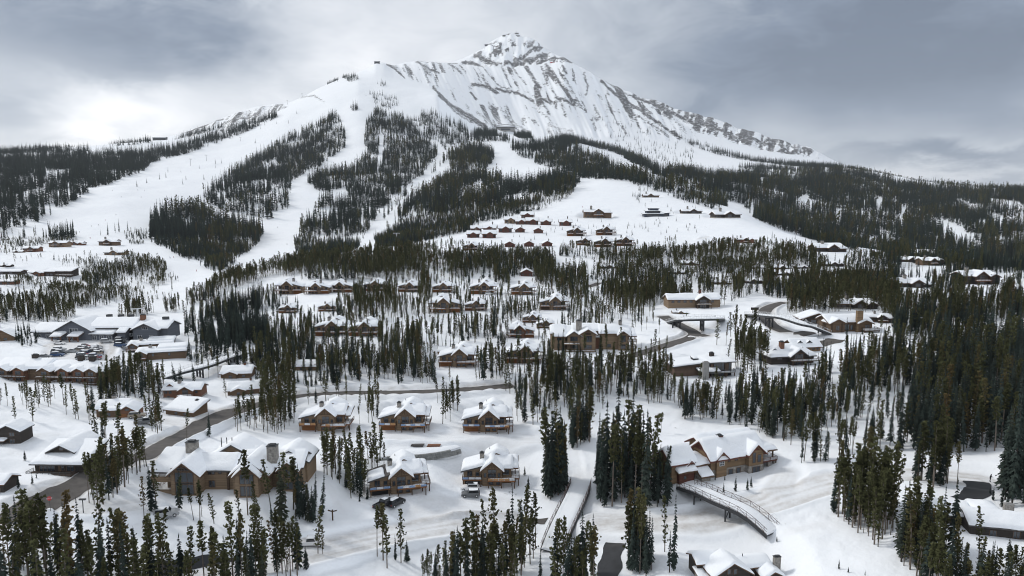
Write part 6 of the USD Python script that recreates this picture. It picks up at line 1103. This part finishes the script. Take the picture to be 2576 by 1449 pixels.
FAR = [   # as above, but trees per square metre
 ([(2097,1164),(2017,1166),(1984,1124),(1917,1092),(1817,1064),(1717,1058),(1702,990),(1790,966),(1850,1002),(1930,988),(2000,962),(2062,932),(2122,902),(2182,872),(2242,832),(2262,762),(2300,738),(2400,732),(2850,748),(2850,905),(2360,905),(2300,1010),(2262,1136),(2150,1144)], .095, .5, 14),
 ([(895,1000),(952,1004),(955,1062),(905,1072)], 0.068, 0.06, 12), ([(1082,988),(1155,988),(1155,1062),(1104,1072)], 0.081, 0.09, 13), ([(1288,992),(1400,988),(1480,982),(1540,1020),(1480,1042),(1440,1062),(1400,1076),(1300,1072)], 0.063, 0.18, 14), ([(1490,986),(1700,978),(1716,1032),(1600,1012),(1540,1012)], 0.069, 0.18, 14), ([(750,1002),(890,998),(890,1010),(750,1020)], 0.061, 0.06, 12),
 ([(443,849),(500,806),(580,770),(650,752),(668,800),(672,862),(602,887),(540,907),(502,874)], 0.063, 0.85, 17), ([(650,750),(700,745),(760,762),(1000,775),(1000,812),(900,818),(790,812),(792,852),(700,907),(640,882),(672,852)], 0.030, 0.30, 14), ([(640,907),(800,867),(1000,862),(1060,847),(1062,907),(1030,932),(940,932),(800,922),(700,942),(602,932),(532,926)], 0.052, 0.24, 14), ([(880,907),(1050,902),(1055,947),(980,957),(880,962),(760,992),(700,1002),(640,992),(640,962),(760,932)], 0.061, 0.12, 13),
 ([(1080,850),(1165,842),(1245,822),(1245,862),(1170,882),(1080,880)], 0.101, 0.03, 15), ([(1245,802),(1330,792),(1345,852),(1262,862)], 0.027, 0.12, 12), ([(1390,897),(1440,872),(1520,892),(1560,882),(1600,907),(1560,937),(1690,962),(1690,987),(1540,987),(1380,987),(1300,992),(1200,987),(1060,977),(1080,952),(1180,952),(1230,927),(1290,932),(1372,927)], 0.052, 0.21, 14),
 ([(1510,662),(1660,642),(1680,702),(1682,762),(1602,772),(1522,762),(1500,702)], 0.057, 0.18, 13), ([(1340,702),(1470,692),(1482,742),(1440,772),(1362,722)], 0.063, 0.24, 13), ([(1240,692),(1280,692),(1282,742),(1250,747)], 0.081, 0.30, 14), ([(1060,692),(1085,722),(1080,762),(1050,752)], 0.057, 0.30, 12), ([(880,732),(1000,732),(1000,782),(900,792)], 0.052, 0.24, 13), ([(1690,782),(1790,778),(1832,768),(1832,748),(1690,752)], 0.057, 0.18, 13), ([(1832,842),(1880,852),(1930,882),(1930,932),(1902,947),(1842,932),(1822,882)], 0.068, 0.06, 14), ([(1970,772),(2100,767),(2260,742),(2292,802),(2272,872),(2242,852),(2212,792),(2122,782),(2052,792),(1977,792)], 0.069, 0.18, 14),
 ([(1690,642),(1832,622),(1932,622),(2052,642),(2132,632),(2262,682),(2252,737),(2122,762),(1972,757),(1902,737),(1832,762),(1702,712)], 0.057, 0.24, 12), ([(1440,624),(1560,628),(1702,617),(1702,652),(1482,654),(1400,644)], 0.057, 0.36, 11), ([(1600,700),(1700,690),(1700,760),(1640,770)], 0.057, 0.18, 12),
 ([(440,787),(560,710),(640,690),(730,667),(830,647),(1000,634),(1182,634),(1290,657),(1390,667),(1400,702),(1290,692),(1182,697),(1002,702),(902,707),(760,704),(690,692),(600,724),(520,759),(300,807),(330,782)], 0.081, 0.09, 14), ([(1100,622),(1250,632),(1380,640),(1400,664),(1290,655),(1180,634)], 0.052, 0.18, 12),
 ([(-220,762),(140,782),(200,792),(150,822),(-220,832)], 0.034, 0.30, 12), ([(-220,990),(120,978),(250,988),(350,962),(432,987),(422,1012),(340,1004),(240,1032),(230,1064),(60,1072),(-220,1032)], 0.063, 0.21, 14), ([(225,960),(350,925),(425,960),(420,978),(345,962),(250,985)], 0.046, 0.24, 13), ([(470,902),(530,882),(562,952),(502,962)], 0.023, 0.30, 12), ([(440,960),(560,950),(590,1000),(500,1020),(440,1010)], 0.034, 0.18, 13), ([(520,1000),(600,990),(640,1010),(560,1040)], 0.041, 0.12, 12),
 ([(-220,577),(60,592),(190,594),(195,607),(110,617),(20,642),(-220,642)], 0.014, 0.42, 7), ([(310,592),(370,582),(375,612),(330,617)], 0.034, 0.36, 5), ([(120,596),(186,590),(188,602),(130,606)], 0.057, 1.00, 11),
 ([(110,655),(240,647),(310,642),(400,657),(420,672),(418,692),(410,737),(370,742),(280,767),(200,777),(110,767),(-220,797),(-220,732),(90,702),(200,717),(210,692)], 0.061, 0.15, 9), ([(330,742),(440,692),(452,702),(440,752),(380,762)], 0.007, 0.36, 7), ([(30,650),(110,645),(115,660),(40,670)], 0.034, 0.24, 6), ([(40,830),(70,825),(110,862),(80,872),(40,870)], 0.023, 0.90, 8),
 ([(640,745),(1000,745),(1690,760),(1690,985),(640,990)], .016, .2, 12), ([(1000,700),(1690,660),(1690,760),(1000,790)], .008, .4, 12),
 # the mountain's woods
 ([(-220,402),(120,392),(220,385),(320,388),(430,372),(520,347),(600,320),(690,287),(700,295),(620,332),(540,364),(470,387),(380,410),(362,432),(300,452),(235,482),(160,522),(95,562),(30,592),(-220,602)], .022, .9, 15), ([(-220,391),(110,378),(200,379),(380,356),(382,360),(200,384),(-220,396)], .02, .9, 13), ([(438,352),(470,338),(520,327),(560,316),(560,320),(500,340)], .016, .9, 11),
 ([(560,452),(600,430),(640,402),(700,362),(760,332),(800,312),(830,285),(852,296),(868,332),(870,370),(842,392),(802,422),(760,442),(735,456),(728,502),(726,533),(690,555),(640,547),(600,540),(567,537),(507,498),(545,470)], .027, .85, 14),
 ([(377,542),(420,532),(500,522),(548,550),(630,574),(664,587),(650,614),(600,657),(548,688),(500,667),(460,650),(420,627),(378,610)], .042, .75, 14),
 ([(922,305),(945,280),(1005,292),(1040,312),(1062,352),(1100,372),(1100,392),(1062,442),(1012,476),(960,532),(922,587),(900,627),(860,642),(800,652),(745,642),(740,612),(770,572),(800,527),(822,492),(800,482),(772,460),(800,445),(870,434),(905,412),(915,387),(918,342)], .027, .85, 14),
 ([(1060,290),(1090,285),(1115,302),(1152,312),(1182,334),(1215,336),(1240,340),(1215,352),(1182,358),(1120,378),(1105,362),(1062,347),(1050,312)], .014, .95, 14), ([(1020,302),(1060,300),(1065,340),(1050,345)], .02, .9, 12),
 ([(1110,412),(1130,387),(1170,374),(1210,372),(1240,384),(1245,402),(1225,422),(1210,440),(1280,462),(1340,462),(1400,442),(1440,452),(1468,457),(1442,492),(1382,522),(1302,542),(1202,562),(1182,582),(1102,600),(1000,622),(950,622),(935,592),(970,547),(1015,492),(1062,457),(1092,432)], .036, .7, 13),
 ([(1190,342),(1240,336),(1262,340),(1280,350),(1300,366),(1260,356),(1200,358)], .02, .95, 14), ([(1285,338),(1335,345),(1345,360),(1310,350)], .02, .95, 13), ([(1280,372),(1330,367),(1400,354),(1430,349),(1480,356),(1440,367),(1422,382),(1345,384),(1340,402),(1310,397)], .024, .95, 14), ([(1345,384),(1400,377),(1450,374),(1480,388),(1520,404),(1560,432),(1582,452),(1562,462),(1522,457),(1472,456),(1440,442),(1382,422),(1345,412)], .03, .8, 13),
 ([(1430,352),(1500,364),(1560,378),(1620,412),(1700,448),(1760,470),(1700,462),(1620,428),(1560,395),(1500,374)], .022, .8, 13), ([(1570,438),(1640,444),(1700,466),(1790,498),(1850,522),(1790,526),(1700,500),(1640,478),(1590,466)], .034, .6, 12), ([(1590,470),(1640,482),(1640,515),(1610,530),(1590,500)], .008, .8, 10),
 ([(1640,440),(1720,432),(1790,447),(1870,442),(1960,442),(2060,434),(2140,430),(2300,465),(2450,480),(2850,490),(2850,702),(2500,692),(2300,652),(2200,632),(2050,607),(1960,577),(1900,552),(1872,524),(1790,490),(1700,455)], .030, .75, 14), ([(2040,607),(2200,632),(2300,652),(2500,690),(2850,700),(2850,720),(2400,690),(2260,690),(2130,640)], .05, .5, 13),
 ([(1690,338),(1760,362),(1840,387),(1900,402),(1990,412),(2120,422),(2100,427),(1960,415),(1880,405),(1800,388),(1740,368)], .014, 1, 13), ([(1500,300),(1700,330),(1760,400),(1700,425),(1560,380)], .0009, 1, 12), ([(1850,418),(2120,424),(2130,430),(1990,440),(1900,436)], .014, .9, 12), ([(2060,392),(2100,400),(2135,420),(2128,424),(2080,404)], .012, 1, 10),
 ([(925,235),(965,238),(1000,250),(1005,262),(985,275),(940,262)], .008, 1, 11), ([(880,272),(900,262),(902,276),(888,282)], .02, 1, 11), ([(860,196),(895,190),(905,204),(880,208)], .012, 1, 10), ([(945,212),(972,208),(972,216),(950,220)], .012, 1, 9), ([(820,212),(850,200),(852,204),(825,214)], .01, 1, 8), ([(560,440),(580,425),(600,428),(580,450)], .006, 1, 9), ([(640,320),(700,300),(800,270),(830,280),(760,330),(660,360)], .0003, 1, 8), ([(360,440),(560,400),(700,330),(640,400),(560,450),(440,480),(300,500)], .0001, 1, 9), ([(1440,545),(1640,560),(1800,580),(1800,600),(1560,600),(1440,575)], .0012, .9, 6), ([(1640,520),(1720,500),(1800,560),(1740,580),(1650,570)], .002, .9, 6), ([(1180,570),(1500,560),(1500,600),(1380,630),(1180,620)], .0009, .9, 6), ([(1940,600),(2040,604),(1980,625),(1850,650),(1820,630)], .004, .8, 8), ([(1900,645),(2050,640),(2130,650),(2100,700),(1900,690)], .03, .4, 11),
 ([(2260,690),(2460,690),(2850,700),(2850,735),(2400,728),(2300,736),(2250,740)], .012, .6, 11),
]
CLEAR = [[(1905,452),(1926,452),(1918,472)], [(2480,498),(2560,508),(2590,532),(2500,522)], [(2098,566),(2108,530),(2118,535),(2112,578)], [(2258,562),(2272,520),(2282,524),(2270,578)], [(2395,500),(2420,503),(2475,530),(2440,534)], [(1850,449),(2100,445),(2110,450),(1850,457)], [(2185,470),(2290,486),(2300,492),(2190,477)], [(1975,545),(2050,562),(2050,568),(1975,552)], [(2505,598),(2520,590),(2530,640),(2512,640)], [(955,350),(965,345),(962,420),(948,440)], [(660,420),(690,400),(700,410),(670,432)], [(1180,470),(1210,455),(1215,470),(1150,520),(1140,515)], [(120,430),(180,425),(175,445),(110,455)], [(1260,500),(1330,480),(1335,488),(1265,512)], [(1475,366),(1545,384),(1625,432),(1700,462),(1800,495),(1870,520),(1870,534),(1790,510),(1690,477),(1600,444),(1530,400)], [(1465,450),(1578,455),(1590,520),(1440,545),(1400,545)], [(830,480),(870,474),(880,502),(860,517),(835,507)], [(2000,505),(2030,487),(2052,532),(2012,534)], [(2330,548),(2400,562),(2452,602),(2462,642),(2420,622),(2375,590)], [(2140,507),(2230,500),(2300,527),(2240,512)], [(2480,536),(2590,560),(2590,580),(2500,556)], [(220,374),(380,362),(380,384),(235,386)], [(55,485),(120,470),(110,500),(60,505)], [(2200,505),(2215,503),(2222,540),(2206,540)], [(505,502),(548,532),(628,556),(692,562),(692,570),(620,566),(540,544),(500,510)], [(1128,400),(1072,452),(1015,498),(950,572),(928,600),(952,604),(985,560),(1040,502),(1090,470),(1135,438)], [(1100,432),(1060,452),(1008,484),(940,560),(925,590),(935,596),(965,545),(1015,492),(1066,462)],
 [(2080,1010),(2098,880),(2140,862),(2115,960),(2100,1040)], [(2400,930),(2440,920),(2440,950),(2405,950)]]
EXTRA = [  # single trees: foot u, v, top v, spruce?, where
 (949,1399,1286,0,'leftmost and thinnest of the four pines on open snow below the bare-roofed chalet'), (964,1409,1283,0,'second of the pines on open snow below the bare-roofed chalet'), (974,1429,1309,0,'nearest of the pines on open snow below the bare-roofed chalet'), (995,1409,1350,1,'low dark tree at the foot of the single pine on open snow'), (1009,1416,1294,0,'single tall pine on open snow beside the group of three'), (1024,1412,1363,1,'small dark tree just right of the single tall pine on open snow'),
 (1320,1196,1173,1,'upper of two small spruces right of the orange-panelled chalet'), (1329,1229,1199,1,'lower of two small spruces right of the orange-panelled chalet'), (925,1256,1224,1,'small spruce at the left corner of the bare-roofed chalet'), (917,1193,1157,1,'small spruce under the tall pines above the bare-roofed chalet'), (527,1099,1038,1,'lone spruce on the snow strip beside the road above the lodge'),
 (1763,1206,1189,1,'leftmost of three tiny spruces before the red brown house'), (1799,1208,1195,1,'middle of three tiny spruces before the red brown house'), (1823,1208,1192,1,'right of three tiny spruces before the red brown house'), (1850,1236,1200,1,'thin young spruce between the red brown house and the curved footbridge'), (1820,1238,1215,1,'young spruce right beside the far railing of the curved footbridge'), (1804,1238,1228,1,'tiny spruce touching the far railing of the curved footbridge'), (1880,1233,1205,1,'left of a close pair of young spruces below the red brown house'), (1889,1226,1200,1,'right of a close pair of young spruces below the red brown house'), (1954,1363,1350,1,'tiny spruce just past the lower end of the curved footbridge'),
 (2110,1431,1410,1,'small spruce on the wide snow slope near the bottom edge'), (2134,1440,1427,1,'tiny spruce right of the small one on the wide snow slope'), (2176,1449,1436,1,'tiny spruce at the bottom edge of the wide snow slope'), (1359,1470,1393,1,'lone spruce top at the bottom edge beside the wide footbridge'), (1695,1436,1263,1,'tall lone spruce right of the dark driveway at the bottom'), (1672,1388,1266,0,'tall pine between the dark driveway and the tall lone spruce'), (1684,1440,1345,1,'lower spruce left of the tall lone one at the bottom'),
 (750,1433,1306,1,'spruce standing free left of the white pickup'), (770,1433,1380,1,'small spruce just below the white pickup'), (800,1392,1285,0,'pine standing in front of the white pickup'), (812,1394,1325,0,'thin pine at the nose of the white pickup'), (63,1159,1134,1,'small snowy spruce left of the dark modern house'), (47,1229,1200,1,'small spruce on the bank below the dark modern house, leftmost'), (82,1218,1195,1,'small spruce on the bank below the dark modern house, second'), (92,1203,1188,1,'small spruce on the bank below the dark modern house, uppermost'),
 (2407,1229,1124,0,'single bare-stemmed pine left of the right dark driveway'), (2490,1242,1227,1,'small spruce right of the dark driveway'), (2498,1258,1228,1,'second small spruce right of the dark driveway'), (2520,1275,1230,1,'left of two larger spruces by the snow-buried house'), (2534,1278,1238,1,'right of two larger spruces by the snow-buried house'), (2310,1208,1172,1,'young spruce under the pines left of the right dark driveway'), (272,593,559,1,'largest of the spruces standing free on the left run'), (290,586,560,1,'spruce right of the largest one on the left run'), (300,584,550,1,'tall spruce at the right of the run-side group'), (253,593,576,1,'small spruce left of the run-side group'), (322,586,556,1,'broad spruce right of the run-side group'), (468,453,441,1,'tiny lone spruce in the middle of the wide left run'),
 (2058,846,800,1,'small tree before the low gabled house by the kinked footbridge'), (1803,868,805,0,'single pine before the left footbridge on the open snow'), (2170,842,822,1,'small dark spruce before the tan chimney house'), (1545,1092,1038,1,''), (2480,706,688,0,''), (2130,870,800,1,''), (1975,640,600,1,''), (900,1118,1076,1,''), (905,1262,1240,1,''), (432,760,730,1,'small olive tree at the lower end of the sparse slope'), (433,732,705,1,'upper small olive tree on the sparse slope'), (442,705,690,1,'olive tree at the top of the sparse slope')]
TREES = []   # x, y, z, height, spruce, width, where, exact
tr = np.random.default_rng(77)
def blocked(x, y, m=0.0):
    b = np.zeros(np.shape(x), bool)
    for px, py, r, z in PADS: b |= np.hypot(x - px, y - py) < r * .80 + m
    for p, w in ROADS.values(): b |= dist_line(p[::3], x, y)[0] < w / 2 + 1.8
    for p, w in BRIDGES: b |= dist_line(p[::3], x, y)[0] < w / 2 + 1.5
    for p in PACKED_LINES: b |= dist_line(p[::3], x, y)[0] < 4.2
    return b
PACKED_LINES = [line_on_ground(p) for p, w, d in PACKED[:3] + PACKED[5:6]]
# candidates over the whole visible ground
AREA = []; 
ZMAX = np.maximum.accumulate((Z - CZ) / R[:, None], axis=0)     # the steepest sight line so far, for each direction
def shown(x, y, z, h):
    fi = np.interp(np.hypot(x, y), R, np.arange(NR)); fj = np.clip(np.interp(np.arctan2(x, y), AZ, np.arange(NA)), 0, NA - 1)
    return (z + h * 1.0 - CZ) / np.hypot(x, y) > ZMAX[np.maximum(fi.astype(int) - 2, 0), np.round(fj).astype(int)] - 1e-4
dmax = .08
def fill(r0, r1, dens):
    n = int((r1 ** 2 - r0 ** 2) / 2 * np.radians(82) * dens); a = tr.uniform(-np.radians(41), np.radians(41), n); r = np.sqrt(tr.uniform(r0 ** 2, r1 ** 2, n)); return np.sin(a) * r, np.cos(a) * r
X0 = [fill(150, 900, .22), fill(900, 3400, .085)]
for k, (x, y) in enumerate(X0):
    z = height(x, y); u, v, d = project(np.stack([x, y, z], -1)); w = tr.random(len(x)); dm = (.22, .085)[k]; boost = (2.5, .72)[k]; hs = (.63, 1.45)[k]; clump = n2(x, y, 26, 3, 91)
    ok = ~np.zeros(len(x), bool)
    for c in CLEAR: ok &= ~inside(c, u, v)
    take = np.zeros(len(x), bool); sp = np.zeros(len(x)); hh = np.zeros(len(x))
    for poly, dn, ss, H in FAR:
        m = inside(poly, u, v) & ok & ~take & (w < dn * boost / dm * np.clip(.12 + 1.7 * smooth01(clump, .38, .56), .1, 1.7)); take |= m; sp[m] = ss + .1 * k; hh[m] = H * hs
    i = np.nonzero(take)[0]; x, y, z, u, v, d, sp, hh = x[i], y[i], z[i], u[i], v[i], d[i], sp[i], hh[i]
    hh = hh * np.clip(tr.normal(1, .22, len(i)), .4, 1.6); b = ~blocked(x, y, 0) & shown(x, y, z, hh); isp = tr.random(len(i)) < np.clip(sp + (n2(x, y, 60, 2, 93) - .5) * 1.2 * (sp > .02) * (sp < .98), 0, 1)
    TREES += [(x[q], y[q], z[q], hh[q], bool(isp[q]), None) for q in np.nonzero(b)[0]]
for poly, cnt, ss, H, where in NEAR:
    p = np.array(poly); got = []; tries = 0; P = []
    c = np.array([q for q in (ground_at(*a) for a in poly)])
    cnt = int(cnt * 1.35)
    while len(got) < cnt and tries < 40:
        tries += 1; a = tr.uniform(c[:, :2].min(0), c[:, :2].max(0), (300, 2)); z = height(a[:, 0], a[:, 1]); u, v, d = project(np.column_stack([a, z])); m = inside(poly, u, v) & ~blocked(a[:, 0], a[:, 1], -1.5)
        for (x, y), zz in zip(a[m], z[m]):
            if all((x - X) ** 2 + (y - Y) ** 2 > (1.5 if tries < 12 else .8) ** 2 for X, Y in P): P.append((x, y)); got.append((x, y, zz))
            if len(got) >= cnt: break
    for x, y, z in got: TREES.append((x, y, z, H * .78 * float(np.clip(tr.normal(1, .2), .5, 1.5)), bool(tr.random() < ss), where))
# trees before a house's front stand thin
keep = np.ones(len(TREES), bool); A = np.array([t[:4] for t in TREES]); u, v, d = project(A[:, :3]); hp = A[:, 3] * F / d; dist = np.hypot(A[:, 0], A[:, 1]); luck = tr.random(len(TREES))
for u0, v0, u1, v1, D, share in BUILT: keep &= ~((dist < D + 2) & (u > u0) & (u < u1) & (v > v0 + 3) & (v - hp < v1 - (v1 - v0) * .12) & (luck > share * .65))
TREES = [t for t, k in zip(TREES, keep) if k]
for uu, vv, top, s, where in EXTRA:
    p = at(uu, vv); d = float(project(p)[2]); TREES.append((p[0], p[1], p[2], (vv - top) * d / F / math.cos(math.atan2(80, d)) , bool(s), ('!' + where) if where else None))
# ---- kinds of tree, near, middle and far
KIND = {}
def kind_meshes(sp, lod): 
    out = []
    for k in range((4, 3, 3)[lod]):
        s = 10 + k + 20 * lod
        if sp: out.append((15.0, spruce(s, 15, lod, (1.5, 2.0, 1.75, 1.3)[k], (.05, .08, .12, .2)[k])))
        else: out.append((12.0, pine(s, 12, lod, (.44, .56, .26, .16)[k], (.80, .72, .9, .85)[k], (170, 54, 20)[lod])))
    return out
for sp in (False, True):
    for lod in (0, 1, 2): KIND[sp, lod] = kind_meshes(sp, lod)
A = np.array([t[:4] for t in TREES]); U_, V_, D_ = project(A[:, :3]); size = A[:, 3] / D_
inframe = (U_ > -15) & (U_ < 2591) & (V_ - size * F < 1445) & (V_ > 0)
single = np.zeros(len(TREES), bool)
LAND = [(b[0], b[1], b[2], b[3]) for b in BUILT]
for sp in (False, True):
    isp = np.array([t[4] for t in TREES]) == sp; named = np.array([bool(t[5]) for t in TREES]); excl = np.array([bool(t[5]) and t[5][0] == '!' for t in TREES])
    i = np.nonzero(isp & inframe & (named))[0]; i = i[np.argsort(-(size[i] + excl[i] * 10))][:300]; single[i] = True
NTH = 'leftmost second third fourth fifth sixth seventh eighth ninth tenth eleventh twelfth'.split()
LABEL = {}
for sp in (False, True):
    kind = 'dark spruce' if sp else 'olive pine'; by = {}
    for i in np.nonzero(single)[0]:
        if TREES[i][4] == sp: by.setdefault(TREES[i][5], []).append(i)
    for where, m in by.items():
        if where[0] == '!': LABEL[m[0]] = (where[1:], None); continue
        m = sorted(m, key=lambda i: U_[i]); top = max(m, key=lambda i: TREES[i][3]); n = len(m)
        for q, i in enumerate(m):
            if n == 1: LABEL[i] = (f'the only {kind} {where}', None)
            elif n <= 12: LABEL[i] = ((f'{NTH[q]}-from-left {kind} ' if 0 < q < n - 1 else f'leftmost {kind} ' if q == 0 else f'rightmost {kind} ') + where, f'{kind}s {where}')
            elif i == top: LABEL[i] = (f'tallest {kind} {where}', f'{kind}s {where}')
            else:
                third = ('left-side', 'central', 'right-side')[min(2, 3 * q // n)]; LABEL[i] = (f'{third} {kind} {where}', f'{third} {kind}s {where}')
PROTO = {}
for i in np.nonzero(single)[0]:
    x, y, z, h, sp, where = TREES[i]; k = int(tr.integers(4)); H, (t, c) = KIND[sp, 0][k]; key = (sp, k); nm = 'spruce_tree' if sp else 'pine_tree'
    lab, grp = LABEL[i]
    s = h / H; w = s * float(tr.uniform(.68, 1.12)) * (.86 if h > 15 else 1) if h > 5 else s * 1.35
    if key not in PROTO:
        r = xform(nm, (x, y, z), float(tr.uniform(.1, 6.2)), (w, w, s)); PROTO[key] = r
        pm = obj('trunk', t.mesh, 'bark' if not sp else 'dark_bark', r); cm = obj('crown', c, 'spruce_needles' if sp else 'pine_needles', r)
        tag(r, lab, 'spruce' if sp else 'pine', grp)
    else:
        r = UsdGeom.Xform.Define(stage, path_of(nm)).GetPrim(); r.GetReferences().AddInternalReference(PROTO[key].GetPath()); r.SetInstanceable(True)
        for at_, val in (('xformOp:translate', Gf.Vec3d(x, y, z)), ('xformOp:rotateZ', float(tr.uniform(0, 360))), ('xformOp:scale', Gf.Vec3f(w, w, s))): r.GetAttribute(at_).Set(val)
        tag(r, lab, None, grp if grp else '')
# ---- the rest of the woods: one object per kind
for sp in (False, True):
    inst = UsdGeom.PointInstancer.Define(stage, '/World/' + ('spruce_forest' if sp else 'pine_forest')); tag(inst, kind='stuff'); protos = []; pos, idx, ori, scl = [], [], [], []
    n = 0; base = {}
    for lod in (0, 1, 2):
        base[lod] = n
        for H, (t, c) in KIND[sp, lod]:
            tv, tf = t.raw; cv, cf = c; p = UsdGeom.Xform.Define(stage, f'{inst.GetPath()}/tree_{n:03d}')
            m = usdkit.mesh(stage, f'{p.GetPath()}/foliage', (np.vstack([tv, cv]), np.vstack([tf, cf + len(tv)])), LOOK['spruce_needles' if sp else 'pine_needles'])
            primvar(m.GetPrim(), 'bark', np.concatenate([np.full(len(tv), .8 if not sp else .3), np.zeros(len(cv))])); protos.append(p.GetPath()); n += 1
    for i in np.nonzero(~single)[0]:
        x, y, z, h, s_, where = TREES[i]
        if s_ != sp: continue
        lod = 0 if D_[i] < 430 else 1 if D_[i] < 1000 else 2; k = int(tr.integers(len(KIND[sp, lod]))); H = KIND[sp, lod][k][0]; s = h / H; w = s * tr.uniform(.68, 1.12) * (1 if h > 5 else 1.3) * (1, 1, 1.12)[lod] * (.86 if h > 15 else 1)
        a = tr.uniform(0, 6.283); tl = tr.normal(0, .018, 2); pos.append((x, y, z)); idx.append(base[lod] + k); scl.append((w, w, s)); ori.append(Gf.Quath(math.cos(a / 2), float(tl[0]), float(tl[1]), math.sin(a / 2)))
    inst.CreatePrototypesRel().SetTargets(protos); inst.CreateProtoIndicesAttr(idx); inst.CreatePositionsAttr(Vt.Vec3fArray.FromNumpy(np.array(pos, np.float32))); inst.CreateScalesAttr(Vt.Vec3fArray.FromNumpy(np.array(scl, np.float32))); inst.CreateOrientationsAttr(Vt.QuathArray(ori))
    print('spruce' if sp else 'pine', len(pos), 'single', int((single & (np.array([t[4] for t in TREES]) == sp)).sum()))
# ------------------------------------------------------------------ thin winter air
HAZE = 0.000032
if HAZE:
    usdkit.material(stage, '/World/Looks/haze_air', {'v': ('principled_volume', {'color': (0.86, 0.91, 1.0), 'density': HAZE, 'anisotropy': 0.2})}, [], volume='v.volume')
    hz = usdkit.mesh(stage, '/World/haze', trimesh.creation.box(bounds=[(-9500, -9500, -400), (9500, 9500, 1400)]), '/World/Looks/haze_air'); tag(hz, kind='stuff')
